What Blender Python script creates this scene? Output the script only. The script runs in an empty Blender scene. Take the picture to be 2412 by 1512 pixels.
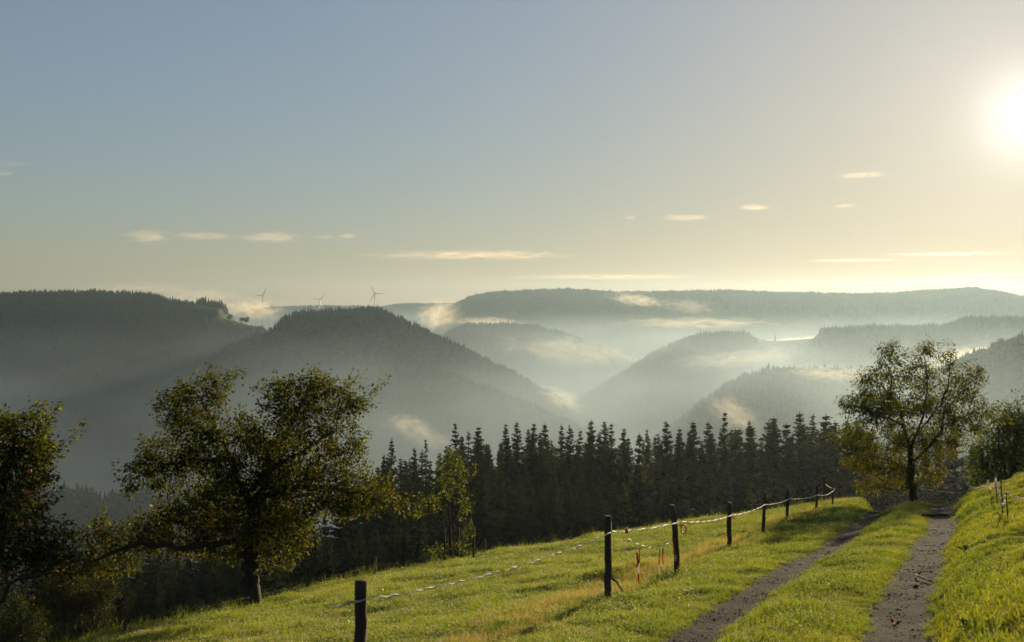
import bpy, math, random
import numpy as np
from mathutils import Vector
R = math.radians
rng = np.random.default_rng(7)
random.seed(7)
SC = bpy.context.scene
COL = SC.collection
F = 1050.0            # focal length in picture pixels (1024 wide)
HZ = 302.0            # row of the horizon
Q = 1024 / 2411.0     # measuring scale -> picture pixels

# ------------------------------------------------------------------ helpers
def tag(o, label=None, cat=None, group=None, kind=None):
    if label: o['label'] = label
    if cat: o['category'] = cat
    if group: o['group'] = group
    if kind: o['kind'] = kind
    return o

def empty(name, loc, rz=0.0):
    o = bpy.data.objects.new(name, None)
    o.empty_display_size = 0.2
    COL.objects.link(o); o.location = loc; o.rotation_euler = (0, 0, rz)
    return o

def mesh_data(name, V, faces, mats=(), smooth=False, mi=None, attrs=None):
    """faces: list of int arrays (N,k), one per polygon size"""
    me = bpy.data.meshes.new(name)
    V = np.asarray(V, dtype=np.float32).reshape(-1, 3)
    faces = [np.asarray(f, dtype=np.int32) for f in faces if len(f)]
    me.vertices.add(len(V)); me.vertices.foreach_set('co', V.ravel())
    tot = [np.full(len(f), f.shape[1], dtype=np.int32) for f in faces]
    if faces:
        idx = np.concatenate([f.ravel() for f in faces]); tot = np.concatenate(tot)
        st = np.concatenate([[0], np.cumsum(tot)[:-1]]).astype(np.int32)
        me.loops.add(len(idx)); me.loops.foreach_set('vertex_index', idx)
        me.polygons.add(len(tot)); me.polygons.foreach_set('loop_start', st)
        me.polygons.foreach_set('loop_total', tot)
        if smooth: me.polygons.foreach_set('use_smooth', np.ones(len(tot), dtype=bool))
        if mi is not None: me.polygons.foreach_set('material_index', np.asarray(mi, dtype=np.int32))
    for m in mats: me.materials.append(m)
    for k, (typ, dom, val) in (attrs or {}).items():
        a = me.attributes.new(k, typ, dom)
        val = np.asarray(val)
        if typ == 'FLOAT_COLOR': a.data.foreach_set('color', val.astype(np.float32).ravel())
        elif typ == 'FLOAT_VECTOR': a.data.foreach_set('vector', val.astype(np.float32).ravel())
        elif typ == 'INT': a.data.foreach_set('value', val.astype(np.int32).ravel())
        else: a.data.foreach_set('value', val.astype(np.float32).ravel())
    me.update(calc_edges=True)
    return me

def obj(name, me, parent=None, loc=None, link=True):
    o = bpy.data.objects.new(name, me)
    if link: COL.objects.link(o)
    if parent: o.parent = parent
    if loc is not None: o.location = loc
    return o

class MB:
    """collects verts / quads / tris for one mesh"""
    def __init__(s): s.v = []; s.q = []; s.t = []; s.n = 0
    def add(s, V, q=(), t=()):
        V = np.asarray(V, float).reshape(-1, 3)
        s.v.append(V)
        if len(q): s.q.append(np.asarray(q) + s.n)
        if len(t): s.t.append(np.asarray(t) + s.n)
        s.n += len(V)
    def tube(s, P, r, k=6, cap=True, twist=0.0):
        P = np.asarray(P, float); n = len(P)
        r = np.broadcast_to(np.asarray(r, float), (n,))
        T = np.gradient(P, axis=0); T /= np.linalg.norm(T, axis=1)[:, None] + 1e-9
        up = np.array([0, 0, 1.0]) if abs(T[:, 2]).mean() < .9 else np.array([1.0, 0, 0])
        A = np.cross(T, up); A /= np.linalg.norm(A, axis=1)[:, None] + 1e-9
        B = np.cross(T, A)
        an = np.arange(k) / k * 2 * math.pi
        ring = A[:, None] * np.cos(an)[None, :, None] + B[:, None] * np.sin(an)[None, :, None]
        V = (P[:, None] + ring * r[:, None, None]).reshape(-1, 3)
        i = np.arange(n - 1)[:, None] * k; j = np.arange(k)[None]
        q = np.stack([i + j, i + (j + 1) % k, i + k + (j + 1) % k, i + k + j], -1).reshape(-1, 4)
        t = []
        if cap:
            V = np.vstack([V, P[:1], P[-1:]])
            a, b = n * k, n * k + 1
            for jj in range(k):
                t.append((a, (jj + 1) % k, jj)); t.append((b, (n - 1) * k + jj, (n - 1) * k + (jj + 1) % k))
        s.add(V, q, t)
    def box(s, c, h, rot=None):
        o = np.array([[x, y, z] for z in (-1, 1) for y in (-1, 1) for x in (-1, 1)], float) * np.asarray(h)
        if rot is not None: o = o @ np.asarray(rot).T
        s.add(o + np.asarray(c), [(0, 2, 3, 1), (4, 5, 7, 6), (0, 1, 5, 4), (2, 6, 7, 3), (0, 4, 6, 2), (1, 3, 7, 5)])
    def build(s, name, mat, parent=None, smooth=True, loc=None):
        V = np.vstack(s.v)
        fs = []
        if s.q: fs.append(np.vstack(s.q))
        if s.t: fs.append(np.vstack(s.t))
        return obj(name, mesh_data(name, V, fs, [mat], smooth), parent, loc)

def hash2(ix, iy, seed):
    h = (ix.astype(np.int64) * 374761393 + iy.astype(np.int64) * 668265263 + seed * 974711) & 0x7fffffff
    h = ((h ^ (h >> 13)) * 1274126177) & 0x7fffffff
    return ((h ^ (h >> 16)) & 0xffff) / 65535.0
def vnoise(x, y, seed=0):
    x = np.asarray(x, float); y = np.asarray(y, float)
    ix = np.floor(x); iy = np.floor(y); fx = x - ix; fy = y - iy
    fx = fx * fx * (3 - 2 * fx); fy = fy * fy * (3 - 2 * fy)
    a = hash2(ix, iy, seed); b = hash2(ix + 1, iy, seed); c = hash2(ix, iy + 1, seed); d = hash2(ix + 1, iy + 1, seed)
    return (a + (b - a) * fx) * (1 - fy) + (c + (d - c) * fx) * fy - .5
def fbm(x, y, seed=0, o=4):
    s = 0; a = 1.0
    for k in range(o):
        s = s + a * vnoise(x * 2 ** k + 17.3 * k, y * 2 ** k - 9.1 * k, seed + k); a *= .5
    return s
def sstep(a, b, x):
    t = np.clip((np.asarray(x, float) - a) / (b - a), 0, 1)
    return t * t * (3 - 2 * t)

# ------------------------------------------------------------------ materials
class NT:
    def __init__(s, name):
        s.m = bpy.data.materials.new(name); s.m.use_nodes = True
        s.t = s.m.node_tree; s.t.nodes.clear()
        s.out = s.t.nodes.new('ShaderNodeOutputMaterial')
    def n(s, typ, **kw):
        nd = s.t.nodes.new('ShaderNode' + typ)
        for k, v in kw.items():
            if k.startswith('_'): setattr(nd, k[1:], v)
            else:
                key = int(k[1:]) if k[0] == 'i' and k[1:].isdigit() else k.replace('__', ' ')
                nd.inputs[key].default_value = v
        return nd
    def l(s, a, ao, b, bi): s.t.links.new(a.outputs[ao], b.inputs[bi])
    def noise(s, scale, detail=4, rough=.55, coord='Object', dist=0.0):
        tc = s.n('TexCoord'); nz = s.n('TexNoise', Scale=scale, Detail=detail, Roughness=rough, Distortion=dist)
        s.l(tc, coord, nz, 'Vector'); return nz
    def ramp(s, src, so, stops):
        r = s.n('ValToRGB'); e = r.color_ramp.elements
        while len(e) < len(stops): e.new(.5)
        for el, (p, c) in zip(e, stops): el.position = p; el.color = (*c, 1)
        s.l(src, so, r, 'Fac'); return r
    def bump(s, src, so, strength, dist=.02):
        b = s.n('Bump', Strength=strength, Distance=dist); s.l(src, so, b, 'Height'); return b

def mat_simple(name, c0, c1, scale, rough=.8, bump=0.0, dist=.01, spec=.3, stretch=None):
    N = NT(name)
    tc = N.n('TexCoord'); mp = N.n('Mapping'); mp.inputs['Scale'].default_value = stretch or (1, 1, 1)
    N.l(tc, 'Object', mp, 'Vector')
    nz = N.n('TexNoise', Scale=scale, Detail=6.0, Roughness=.6); N.l(mp, 'Vector', nz, 'Vector')
    r = N.ramp(nz, 'Fac', [(.3, c0), (.7, c1)])
    p = N.n('BsdfPrincipled', Roughness=rough); p.inputs['Specular IOR Level'].default_value = spec
    N.l(r, 'Color', p, 'Base Color')
    if bump: N.l(N.bump(nz, 'Fac', bump, dist), 'Normal', p, 'Normal')
    N.l(p, 'BSDF', N.out, 'Surface')
    return N.m

def mat_leaf(name, transl=.45, rough=.5, spec=.3, ttint=(1.25, 1.15, .5), attr='GEOMETRY'):
    """leaf / blade colour comes from the 'col' attribute of the mesh"""
    N = NT(name)
    a = N.n('Attribute', _attribute_name='col', _attribute_type=attr)
    p = N.n('BsdfPrincipled', Roughness=rough); p.inputs['Specular IOR Level'].default_value = spec
    N.l(a, 'Color', p, 'Base Color')
    mu = N.n('MixRGB', _blend_type='MULTIPLY', Fac=1.0, Color2=(*ttint, 1)); N.l(a, 'Color', mu, 'Color1')
    tr = N.n('BsdfTranslucent'); N.l(mu, 'Color', tr, 'Color')
    mx = N.n('MixShader', Fac=transl); N.l(p, 'BSDF', mx, 1); N.l(tr, 'BSDF', mx, 2)
    N.l(mx, 'Shader', N.out, 'Surface')
    return N.m

# ------------------------------------------------------------------ camera, sun, sky
cam = bpy.data.cameras.new('camera'); camo = bpy.data.objects.new('camera', cam); COL.objects.link(camo)
camo.location = (0, 0, 0); camo.rotation_euler = (R(90), 0, 0)
cam.sensor_width = 36; cam.lens = 36 * F / 1024
cam.shift_y = -(321 - HZ) / 1024      # level camera: horizon sits at row 302
cam.clip_start = .1; cam.clip_end = 90000
cam.dof.use_dof = True; cam.dof.focus_distance = 70; cam.dof.aperture_fstop = 3.2
SC.camera = camo

SUN_AZ = math.atan2(1030 - 512, F); SUN_EL = R(9.1)
sun_dir = Vector((math.sin(SUN_AZ) * math.cos(SUN_EL), math.cos(SUN_AZ) * math.cos(SUN_EL), math.sin(SUN_EL)))
sl = bpy.data.lights.new('sun', 'SUN'); sl.energy = 5.0; sl.angle = R(.5); sl.color = (1, .82, .54)
so = bpy.data.objects.new('sun', sl); COL.objects.link(so)
so.rotation_euler = sun_dir.to_track_quat('Z', 'Y').to_euler(); so.location = (30, 60, 40)

def world():
    w = bpy.data.worlds.new('World'); SC.world = w; w.use_nodes = True
    t = w.node_tree; t.nodes.clear()
    n = t.nodes.new; L = t.links.new
    out = n('ShaderNodeOutputWorld'); bg = n('ShaderNodeBackground'); sky = n('ShaderNodeTexSky')
    sky.sky_type = 'NISHITA'; sky.sun_disc = False; sky.sun_elevation = SUN_EL; sky.sun_rotation = SUN_AZ
    sky.altitude = 800; sky.air_density = SKY[0]; sky.dust_density = SKY[1]; sky.ozone_density = SKY[2]
    bg.inputs['Strength'].default_value = SKY[3]
    # the eye-like response of the photograph: the glare round the sun rolls off instead of burning out the whole sky
    lum = n('ShaderNodeVectorMath'); lum.operation = 'DOT_PRODUCT'; lum.inputs[1].default_value = (.25 * SKY[3], .6 * SKY[3], .15 * SKY[3])
    ma = n('ShaderNodeMath'); ma.operation = 'MULTIPLY_ADD'; ma.inputs[1].default_value = SKY[4]; ma.inputs[2].default_value = 1.0
    dv = n('ShaderNodeMath'); dv.operation = 'DIVIDE'; dv.inputs[0].default_value = SKY[3]
    tint = n('ShaderNodeMixRGB'); tint.blend_type = 'MULTIPLY'; tint.inputs[0].default_value = 1; tint.inputs[2].default_value = (*SKY[5], 1)
    L(sky.outputs[0], lum.inputs[0]); L(lum.outputs['Value'], ma.inputs[0]); L(ma.outputs[0], dv.inputs[1])
    gray = n('ShaderNodeMixRGB'); gray.inputs[0].default_value = .26; cmb = n('ShaderNodeMath'); cmb.operation = 'DIVIDE'; cmb.inputs[1].default_value = SKY[3]
    L(lum.outputs['Value'], cmb.inputs[0]); L(sky.outputs[0], gray.inputs[1]); L(cmb.outputs[0], gray.inputs[2]); L(gray.outputs[0], tint.inputs[1]); L(tint.outputs[0], bg.inputs[0]); L(dv.outputs[0], bg.inputs['Strength'])
    # aureole: the bright air close round the sun
    tc = n('ShaderNodeTexCoord'); dt = n('ShaderNodeVectorMath'); dt.operation = 'DOT_PRODUCT'; dt.inputs[1].default_value = sun_dir
    nm = n('ShaderNodeVectorMath'); nm.operation = 'NORMALIZE'; L(tc.outputs['Generated'], nm.inputs[0]); L(nm.outputs[0], dt.inputs[0])
    mx = n('ShaderNodeMath'); mx.operation = 'MAXIMUM'; mx.inputs[1].default_value = 0.0; L(dt.outputs['Value'], mx.inputs[0])
    last = bg
    for (pw, st, col) in AUREOLE:
        po = n('ShaderNodeMath'); po.operation = 'POWER'; po.inputs[1].default_value = pw; L(mx.outputs[0], po.inputs[0])
        ml = n('ShaderNodeMath'); ml.operation = 'MULTIPLY'; ml.inputs[1].default_value = st; L(po.outputs[0], ml.inputs[0])
        b2 = n('ShaderNodeBackground'); b2.inputs[0].default_value = (*col, 1); L(ml.outputs[0], b2.inputs['Strength'])
        ad = n('ShaderNodeAddShader'); L(last.outputs[0], ad.inputs[0]); L(b2.outputs[0], ad.inputs[1]); last = ad
    L(last.outputs[0], out.inputs[0])
SKY = (1.1, 0.9, 2.3, .116, 3.2, (1.01, .98, .96))
AUREOLE = ((1500, .26, (1, .98, .94)), (230, .07, (1, .96, .88)), (50, .055, (1, .91, .74)), (9, .020, (1, .86, .66)))
world()
SC.view_settings.view_transform = 'Standard'; SC.view_settings.look = 'None'
SC.view_settings.exposure = 0.9; SC.view_settings.gamma = 1.0; SC.view_settings.use_curve_mapping = False
cy = SC.cycles
cy.max_bounces = 6; cy.diffuse_bounces = 3; cy.glossy_bounces = 2; cy.transmission_bounces = 4
cy.volume_bounces = 1; cy.transparent_max_bounces = 12
cy.sample_clamp_indirect = 4.0; cy.use_denoising = True
cy.volume_max_steps = 256
# ------------------------------------------------------------------ terrain
DT, DU = np.array([.397, .918]), np.array([.918, -.397])    # along / across the track
UC = -1.57                                                    # track centre
EDGE = np.array([(-12, -6), (-9.2, 6), (-7.7, 13), (-6.6, 18), (-5.5, 22.3), (-3.85, 27.5), (-1.7, 32), (2.1, 36.5), (6.45, 41.5), (12, 46.5), (17, 49.5), (26, 51), (60, 55)], float)
def edge_dist(x, y):
    """signed distance to the rim of the meadow, positive beyond it"""
    best = np.full(x.shape, 1e9); sgn = np.zeros(x.shape)
    for a, b in zip(EDGE[:-1], EDGE[1:]):
        d = b - a; L = np.hypot(*d); d = d / L
        px, py = x - a[0], y - a[1]
        s = np.clip(px * d[0] + py * d[1], 0, L)
        dd = np.hypot(px - s * d[0], py - s * d[1]); cr = d[0] * py - d[1] * px
        m = dd < best - 1e-9
        best = np.where(m, dd, best); sgn = np.where(m, np.sign(cr), sgn)
    return best * sgn
def track_wob(t): return .07 * np.sin(t * .31) + .02 * np.sin(t * .83 + 1)
def gz(x, y, fine=True):
    x = np.asarray(x, float); y = np.asarray(y, float)
    t = x * DT[0] + y * DT[1]; u = x * DU[0] + y * DU[1]
    ul = np.minimum(u, -.25)
    ub = np.clip(u + .25, 0, 60)
    z = -1.65 - .13 * np.clip(t, -60, 60) + .176 * np.maximum(ul, -40) + 1.0 * (1 - np.exp(-ub / 1.3)) + .12 * np.minimum(ub, 40)
    w = sstep(-4.5, -2.4, u)
    q = np.clip(t - 35, 0, 14)
    z = z - w * .012 * q * q - np.maximum(w, sstep(50, 57, t)) * .62 * np.clip(t - 45, 0, 32) * sstep(-45, -20, u)
    d = edge_dist(x, y)
    dp = np.clip(d + .8, 0, None)
    z = z - np.where(dp < 3, .045 * dp * dp, .405 + .27 * (dp - 3)) * sstep(-.1, .1, dp)
    far = np.hypot(x, y)
    if fine:
        near = 1 - sstep(60, 140, far)
        v = u - UC - track_wob(t)
        rut = np.exp(-((np.abs(v) - 1.0) / .30) ** 2)
        z = z - .06 * rut * near + .05 * np.exp(-(v / .5) ** 2) * near
        off = 1 - np.exp(-((np.abs(v) - .5) / 1.1) ** 2) * .6
        z = z + near * off * (.14 * fbm(x * .45, y * .45, 3) + .06 * fbm(x * 1.6, y * 1.6, 9, 3))
        # trodden terraces and hummocks on the bank
        bk = sstep(.2, 1.2, u)
        z = z + near * bk * (.20 * fbm(u * 1.7, t * .6, 21, 3) + .07 * fbm(u * 5, t * 2.4, 25, 2))
    z = np.where(far > 90, z + 5 * fbm(x / 60, y / 60, 5, 3) * sstep(90, 200, far), z)
    return np.maximum(z, -300 + 8 * fbm(x / 400, y / 400, 31, 3))
def gz1(x, y): return float(gz(np.array([x]), np.array([y]))[0])
def ray(px, py):
    """where the sight line through a picture point meets the ground"""
    dx, dz = (px * Q - 512) / F, -(py * Q - HZ) / F
    Y = np.arange(3, 90, .05); g = gz(dx * Y, Y); k = np.argmax(dz * Y <= g)
    if dz * Y[k] > g[k]: k = int(np.argmin(dz * Y - g))
    return dx * Y[k], Y[k], g[k]
def at(px, Y):
    x = (px * Q - 512) / F * Y
    return x, Y, gz1(x, Y)

def lines(a, b, h, lo, hi, grow=1.13):
    c = list(np.arange(a, b + 1e-6, h)); s = h; v = b
    while v < hi: s *= grow; v += s; c.append(v)
    s = h; v = a; pre = []
    while v > lo: s *= grow; v -= s; pre.append(v)
    return np.array(pre[::-1] + c)
gx = lines(-13, 27, .16, -6000, 6000); gy = lines(2, 54, .16, -250, 8200)
X, Yg = np.meshgrid(gx, gy); Zg = gz(X.ravel(), Yg.ravel())
nx, ny = len(gx), len(gy)
ii = (np.arange(ny - 1)[:, None] * nx + np.arange(nx - 1)[None]).ravel()
quads = np.stack([ii, ii + 1, ii + nx + 1, ii + nx], -1)
def mat_ground():
    N = NT('meadow_soil')
    nz = N.noise(1.3, 6); fine = N.noise(30, 5)
    r = N.ramp(nz, 'Fac', [(.3, (.030, .042, .012)), (.55, (.045, .055, .016)), (.75, (.060, .052, .022))])
    mu = N.n('MixRGB', _blend_type='MULTIPLY', Fac=.6); N.l(r, 'Color', mu, 'Color1')
    r2 = N.ramp(fine, 'Fac', [(.3, (.4, .4, .4)), (.7, (1, 1, 1))]); N.l(r2, 'Color', mu, 'Color2')
    p = N.n('BsdfPrincipled', Roughness=.95); p.inputs['Specular IOR Level'].default_value = .1
    N.l(mu, 'Color', p, 'Base Color'); N.l(N.bump(fine, 'Fac', .6, .03), 'Normal', p, 'Normal')
    N.l(p, 'BSDF', N.out, 'Surface'); return N.m
ground = obj('ground', mesh_data('ground', np.stack([X.ravel(), Yg.ravel(), Zg], -1), [quads], [mat_ground()], True))
tag(ground, 'green hillside meadow falling away into the valley', kind='structure')

# ------------------------------------------------------------------ scatter by geometry nodes (for what nobody could count)
def scatter(name, P, rz, scl, idx, tint, protos, tilt=None):
    n = len(P)
    rot = np.zeros((n, 3)); rot[:, 2] = rz
    if tilt is not None: rot[:, :2] = tilt
    me = mesh_data(name, P, [], attrs={'rot': ('FLOAT_VECTOR', 'POINT', rot), 'scl': ('FLOAT', 'POINT', scl), 'pick': ('INT', 'POINT', idx), 'tint': ('FLOAT', 'POINT', tint)})
    for p in protos:
        for m in p.data.materials:
            if m and m.name not in [k.name for k in me.materials]: me.materials.append(m)
    o = obj(name, me)
    c = bpy.data.collections.new(name + '_kinds')
    for p in protos: c.objects.link(p)
    g = bpy.data.node_groups.new(name + '_scatter', 'GeometryNodeTree')
    g.interface.new_socket('Geometry', in_out='INPUT', socket_type='NodeSocketGeometry')
    g.interface.new_socket('Geometry', in_out='OUTPUT', socket_type='NodeSocketGeometry')
    nd = g.nodes.new; L = g.links.new
    gi, go = nd('NodeGroupInput'), nd('NodeGroupOutput')
    iop = nd('GeometryNodeInstanceOnPoints'); ci = nd('GeometryNodeCollectionInfo')
    ci.inputs['Collection'].default_value = c; ci.inputs['Separate Children'].default_value = True; ci.inputs['Reset Children'].default_value = True
    iop.inputs['Pick Instance'].default_value = True
    def attr(nm, ty):
        a = nd('GeometryNodeInputNamedAttribute'); a.data_type = ty; a.inputs['Name'].default_value = nm; return a.outputs[0]
    L(gi.outputs[0], iop.inputs['Points']); L(ci.outputs[0], iop.inputs['Instance'])
    L(attr('pick', 'INT'), iop.inputs['Instance Index'])
    e2r = nd('FunctionNodeEulerToRotation'); L(attr('rot', 'FLOAT_VECTOR'), e2r.inputs[0]); L(e2r.outputs[0], iop.inputs['Rotation'])
    L(attr('scl', 'FLOAT'), iop.inputs['Scale']); L(iop.outputs[0], go.inputs[0])
    md = o.modifiers.new('scatter', 'NODES'); md.node_group = g
    return o

# ------------------------------------------------------------------ far hills
def mat_hill():
    N = NT('hill_floor')
    a = N.n('Attribute', _attribute_name='mead'); nz = N.noise(.02, 6)
    r = N.ramp(nz, 'Fac', [(.3, (.018, .026, .012)), (.7, (.035, .045, .018))])
    r2 = N.ramp(nz, 'Fac', [(.3, (.07, .095, .025)), (.7, (.11, .125, .04))])
    mx = N.n('MixRGB'); N.l(a, 'Fac', mx, 'Fac'); N.l(r, 'Color', mx, 'Color1'); N.l(r2, 'Color', mx, 'Color2')
    p = N.n('BsdfPrincipled', Roughness=.95); p.inputs['Specular IOR Level'].default_value = .1
    N.l(mx, 'Color', p, 'Base Color'); N.l(p, 'BSDF', N.out, 'Surface'); return N.m
def mat_far_tree(name, c0, c1):
    N = NT(name)
    a = N.n('Attribute', _attribute_name='tint', _attribute_type='INSTANCER')
    r = N.ramp(a, 'Fac', [(0, c0), (1, c1)])
    p = N.n('BsdfPrincipled', Roughness=.9); p.inputs['Specular IOR Level'].default_value = .15
    N.l(r, 'Color', p, 'Base Color'); N.l(p, 'BSDF', N.out, 'Surface'); return N.m
MH = mat_hill(); MFT = mat_far_tree('far_spruce_green', (.014, .024, .012), (.036, .046, .018)); MFD = mat_far_tree('far_leaf_green', (.024, .036, .013), (.060, .062, .020))
def proto_conifer(seed, tiers=6, k=9):
    r = np.random.default_rng(seed); V = []; Tt = []; n = 0
    for i in range(tiers):
        f = i / tiers; z0 = .08 + .80 * f; z1 = min(1.0, z0 + .30 - .08 * f)
        rad = (.17 * (1 - f) ** .85 + .012)
        an = np.arange(k * 2) / (k * 2) * 2 * math.pi + r.uniform(0, 6)
        rr = rad * np.where(np.arange(k * 2) % 2, .45, 1.0) * r.uniform(.7, 1.2, k * 2)
        ring = np.stack([np.cos(an) * rr, np.sin(an) * rr, z0 - .05 * rr / .17 + r.uniform(-.02, .02, k * 2)], -1)
        V.append(ring); V.append([[r.normal(0, .004), r.normal(0, .004), z1]])
        for j in range(k * 2): Tt.append((n + j, n + (j + 1) % (k * 2), n + k * 2))
        n += k * 2 + 1
    return obj('far_spruce', mesh_data('far_spruce', np.vstack(V), [np.array(Tt)], [MFT]), link=False)
def proto_round(seed, nleaf=260):
    r = np.random.default_rng(seed); V = []; T = []
    lobes = [(r.normal(0, .16), r.normal(0, .16), .55 + r.uniform(-.22, .22), r.uniform(.16, .26)) for _ in range(9)]
    for i in range(nleaf):
        x, y, z, rad = lobes[i % 9]
        d = r.normal(0, 1, 3); d /= np.linalg.norm(d)
        c = np.array([x, y, z]) + d * rad * r.uniform(.75, 1.1)
        a = r.normal(0, 1, 3); a /= np.linalg.norm(a); b = np.cross(a, d); s = r.uniform(.05, .10)
        V += [c - a * s, c + b * s, c + a * s, c - b * s]; T.append((4 * i, 4 * i + 1, 4 * i + 2, 4 * i + 3))
    return obj('far_round', mesh_data('far_round', np.array(V), [np.array(T)], [MFD]), link=False)
CONI = [proto_conifer(s, 5 + s % 3) for s in range(5)]; ROUND = [proto_round(40 + s) for s in range(3)]

def hill(name, label, sil, drop, L, seed, H=18, trees=True, spacing=7.5, mead=(), rnd=.12, back=160, Lb=420, flat=1.25, amp=12.0):
    """sil: skyline as (pixel column, pixel row, distance)"""
    sil = np.array(sil, float)
    p0, p1 = sil[0, 0], sil[-1, 0]
    def ev(p, v):
        """p: column, v: 0 on the ridge .. 1 at the foot, negative on the far side"""
        D = np.interp(p, sil[:, 0], sil[:, 2]); row = np.interp(p, sil[:, 0], sil[:, 1])
        ins = np.ones_like(p)
        for (a, b, v0, v1) in mead: ins = np.where((p > a) & (p < b) & (v < v1), 0, ins)
        zr = -(row * Q - HZ) / F * D - (.72 * H * ins if trees else 0)
        x = (p * Q - 512) / F * D
        f = np.clip(v, 0, 1); bk = np.clip(-v, 0, 1)
        y = D - L * f + Lb * bk
        z = zr - drop * f ** flat - back * bk ** 1.4
        gul = fbm(x / 190, y / 420, seed, 4) * amp * 3.0 * sstep(.02, .5, f) + fbm(x / 60, y / 60, seed + 9, 3) * amp * .35 * sstep(0, .08, f)
        return x, y, z + gul
    mask = lambda p, v: np.max([np.zeros_like(p)] + [((p > a) & (p < b) & (v < v1) & (v > v0)).astype(float) for (a, b, v0, v1) in mead], axis=0)
    ps = np.arange(p0, p1 + .1, 5.0); vs = np.concatenate([-np.linspace(1, .08, 8), np.linspace(0, 1, 46)])
    P, Vv = np.meshgrid(ps, vs); x, y, z = ev(P.ravel(), Vv.ravel())
    n0, n1 = len(ps), len(vs)
    i = (np.arange(n1 - 1)[:, None] * n0 + np.arange(n0 - 1)[None]).ravel()
    q = np.stack([i, i + n0, i + n0 + 1, i + 1], -1)
    o = obj(name, mesh_data(name, np.stack([x, y, z], -1), [q], [MH], True, attrs={'mead': ('FLOAT', 'POINT', mask(P.ravel(), Vv.ravel()))}))
    tag(o, label, kind='structure')
    if trees:
        Dm = sil[:, 2].mean(); area = (p1 - p0) * Q / F * Dm * math.hypot(L, drop) * 1.1
        n = int(area / spacing ** 2)
        p = rng.uniform(p0, p1, n); v = rng.uniform(-.12, 1, n)
        # closer spacing on the skyline
        k = int((p1 - p0) * Q / F * Dm / 3.6); p = np.concatenate([p, rng.uniform(p0, p1, k)]); v = np.concatenate([v, rng.uniform(-.05, .03, k)])
        keep = mask(p, v) < .5; p, v = p[keep], v[keep]
        x, y, z = ev(p, v); n = len(p)
        sc = H * np.clip(rng.normal(1, .17, n), .55, 1.5)
        sc *= 1 + .35 * vnoise(x / 30, y / 30, seed + 3)
        isr = (rng.random(n) < rnd + .6 * vnoise(x / 90, y / 90, seed + 5))
        idx = np.where(isr, 5 + rng.integers(0, 3, n), rng.integers(0, 5, n))
        # collection children come out in name order: far_round* before far_spruce*
        idx = np.where(isr, rng.integers(0, 3, n), 3 + rng.integers(0, 5, n))
        sc = np.where(isr, sc * .78, sc)
        z = z - .03 * sc
        fo = scatter('forest', np.stack([x, y, z], -1), rng.uniform(0, 6.28, n), sc, idx, np.clip(.5 + .8 * vnoise(x / 70, y / 70, 2) + rng.normal(0, .18, n), 0, 1), ROUND + CONI)
        tag(fo, 'conifer forest covering ' + label, kind='stuff')
    return ev

hillA = hill('hill', 'the dark wooded hill with a long flat top at the left', [(-900, 712, 2750), (-600, 700, 2730), (-300, 704, 2710), (-90, 694, 2700), (0, 690, 2680), (120, 686, 2660), (250, 685, 2620), (350, 692, 2600), (400, 704, 2580), (470, 716, 2560), (522, 726, 2540), (530, 748, 2540), (580, 763, 2520), (640, 782, 2480), (700, 800, 2430), (800, 860, 2400)],
     270, 700, 11, mead=[(395, 404, -.3, .03), (527, 700, -.3, .02), (462, 590, .0, .06)])
hillB = hill('hill', 'the dark wooded hill with a steep right slope running down to the valley', [(400, 900, 2150), (470, 850, 2150), (540, 815, 2150), (600, 792, 2150), (640, 778, 2150), (668, 745, 2160), (700, 735, 2150), (740, 732, 2150), (800, 729, 2130), (870, 722, 2120), (905, 729, 2110), (960, 755, 2100), (1000, 777, 2090), (1050, 800, 2080), (1120, 832, 2060), (1200, 872, 2040), (1260, 905, 2020), (1330, 945, 2000), (1400, 1000, 1980)],
     250, 620, 23, rnd=.22)
spur = hill('hill', 'the hazy wooded spur in front of the steep dark hill', [(760, 925, 1760), (850, 890, 1760), (930, 868, 1750), (1040, 876, 1740), (1120, 900, 1720), (1220, 942, 1700), (1330, 985, 1680), (1400, 1030, 1660)],
     210, 480, 37, rnd=.35)
hillC = hill('hill', 'the thin far ridge on the skyline below the wind turbines', [(560, 735, 6800), (640, 722, 6800), (760, 719, 6700), (900, 722, 6600), (940, 715, 6600), (1090, 714, 6500), (1200, 720, 6500)],
     230, 900, 41, spacing=10.5)
hillD = hill('hill', 'the long wooded plateau on the skyline to the right', [(1040, 735, 5200), (1085, 708, 5150), (1105, 698, 5100), (1150, 688, 5100), (1250, 682, 5050), (1340, 680, 5000), (1450, 687, 5000), (1600, 685, 4950), (1700, 683, 4900), (1850, 688, 4850), (2000, 691, 4800), (2100, 689, 4750), (2200, 682, 4700), (2290, 677, 4650), (2340, 684, 4600), (2411, 699, 4600), (2520, 715, 4600)],
     240, 1100, 53, spacing=10)
hillE = hill('hill', 'the low misty wooded ridge below the far plateau', [(1010, 815, 3500), (1060, 775, 3500), (1100, 761, 3480), (1200, 762, 3450), (1260, 767, 3420), (1310, 779, 3400), (1380, 800, 3380), (1450, 832, 3360), (1540, 880, 3340)],
     200, 620, 67, spacing=8.5)
hillF = hill('hill', 'the rounded wooded ridge with a sunlit clearing and a lone tree', [(1380, 930, 2900), (1440, 890, 2900), (1480, 869, 2880), (1530, 836, 2850), (1600, 801, 2820), (1660, 785, 2800), (1700, 780, 2800), (1762, 783, 2800), (1775, 800, 2800), (1830, 803, 2800), (1930, 796, 2780), (1940, 772, 2780), (2060, 768, 2750), (2120, 768, 2750), (2230, 765, 2700), (2280, 747, 2680), (2390, 747, 2650), (2520, 755, 2600)],
     230, 650, 79, mead=[(1768, 1936, -.4, .09)])
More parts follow.
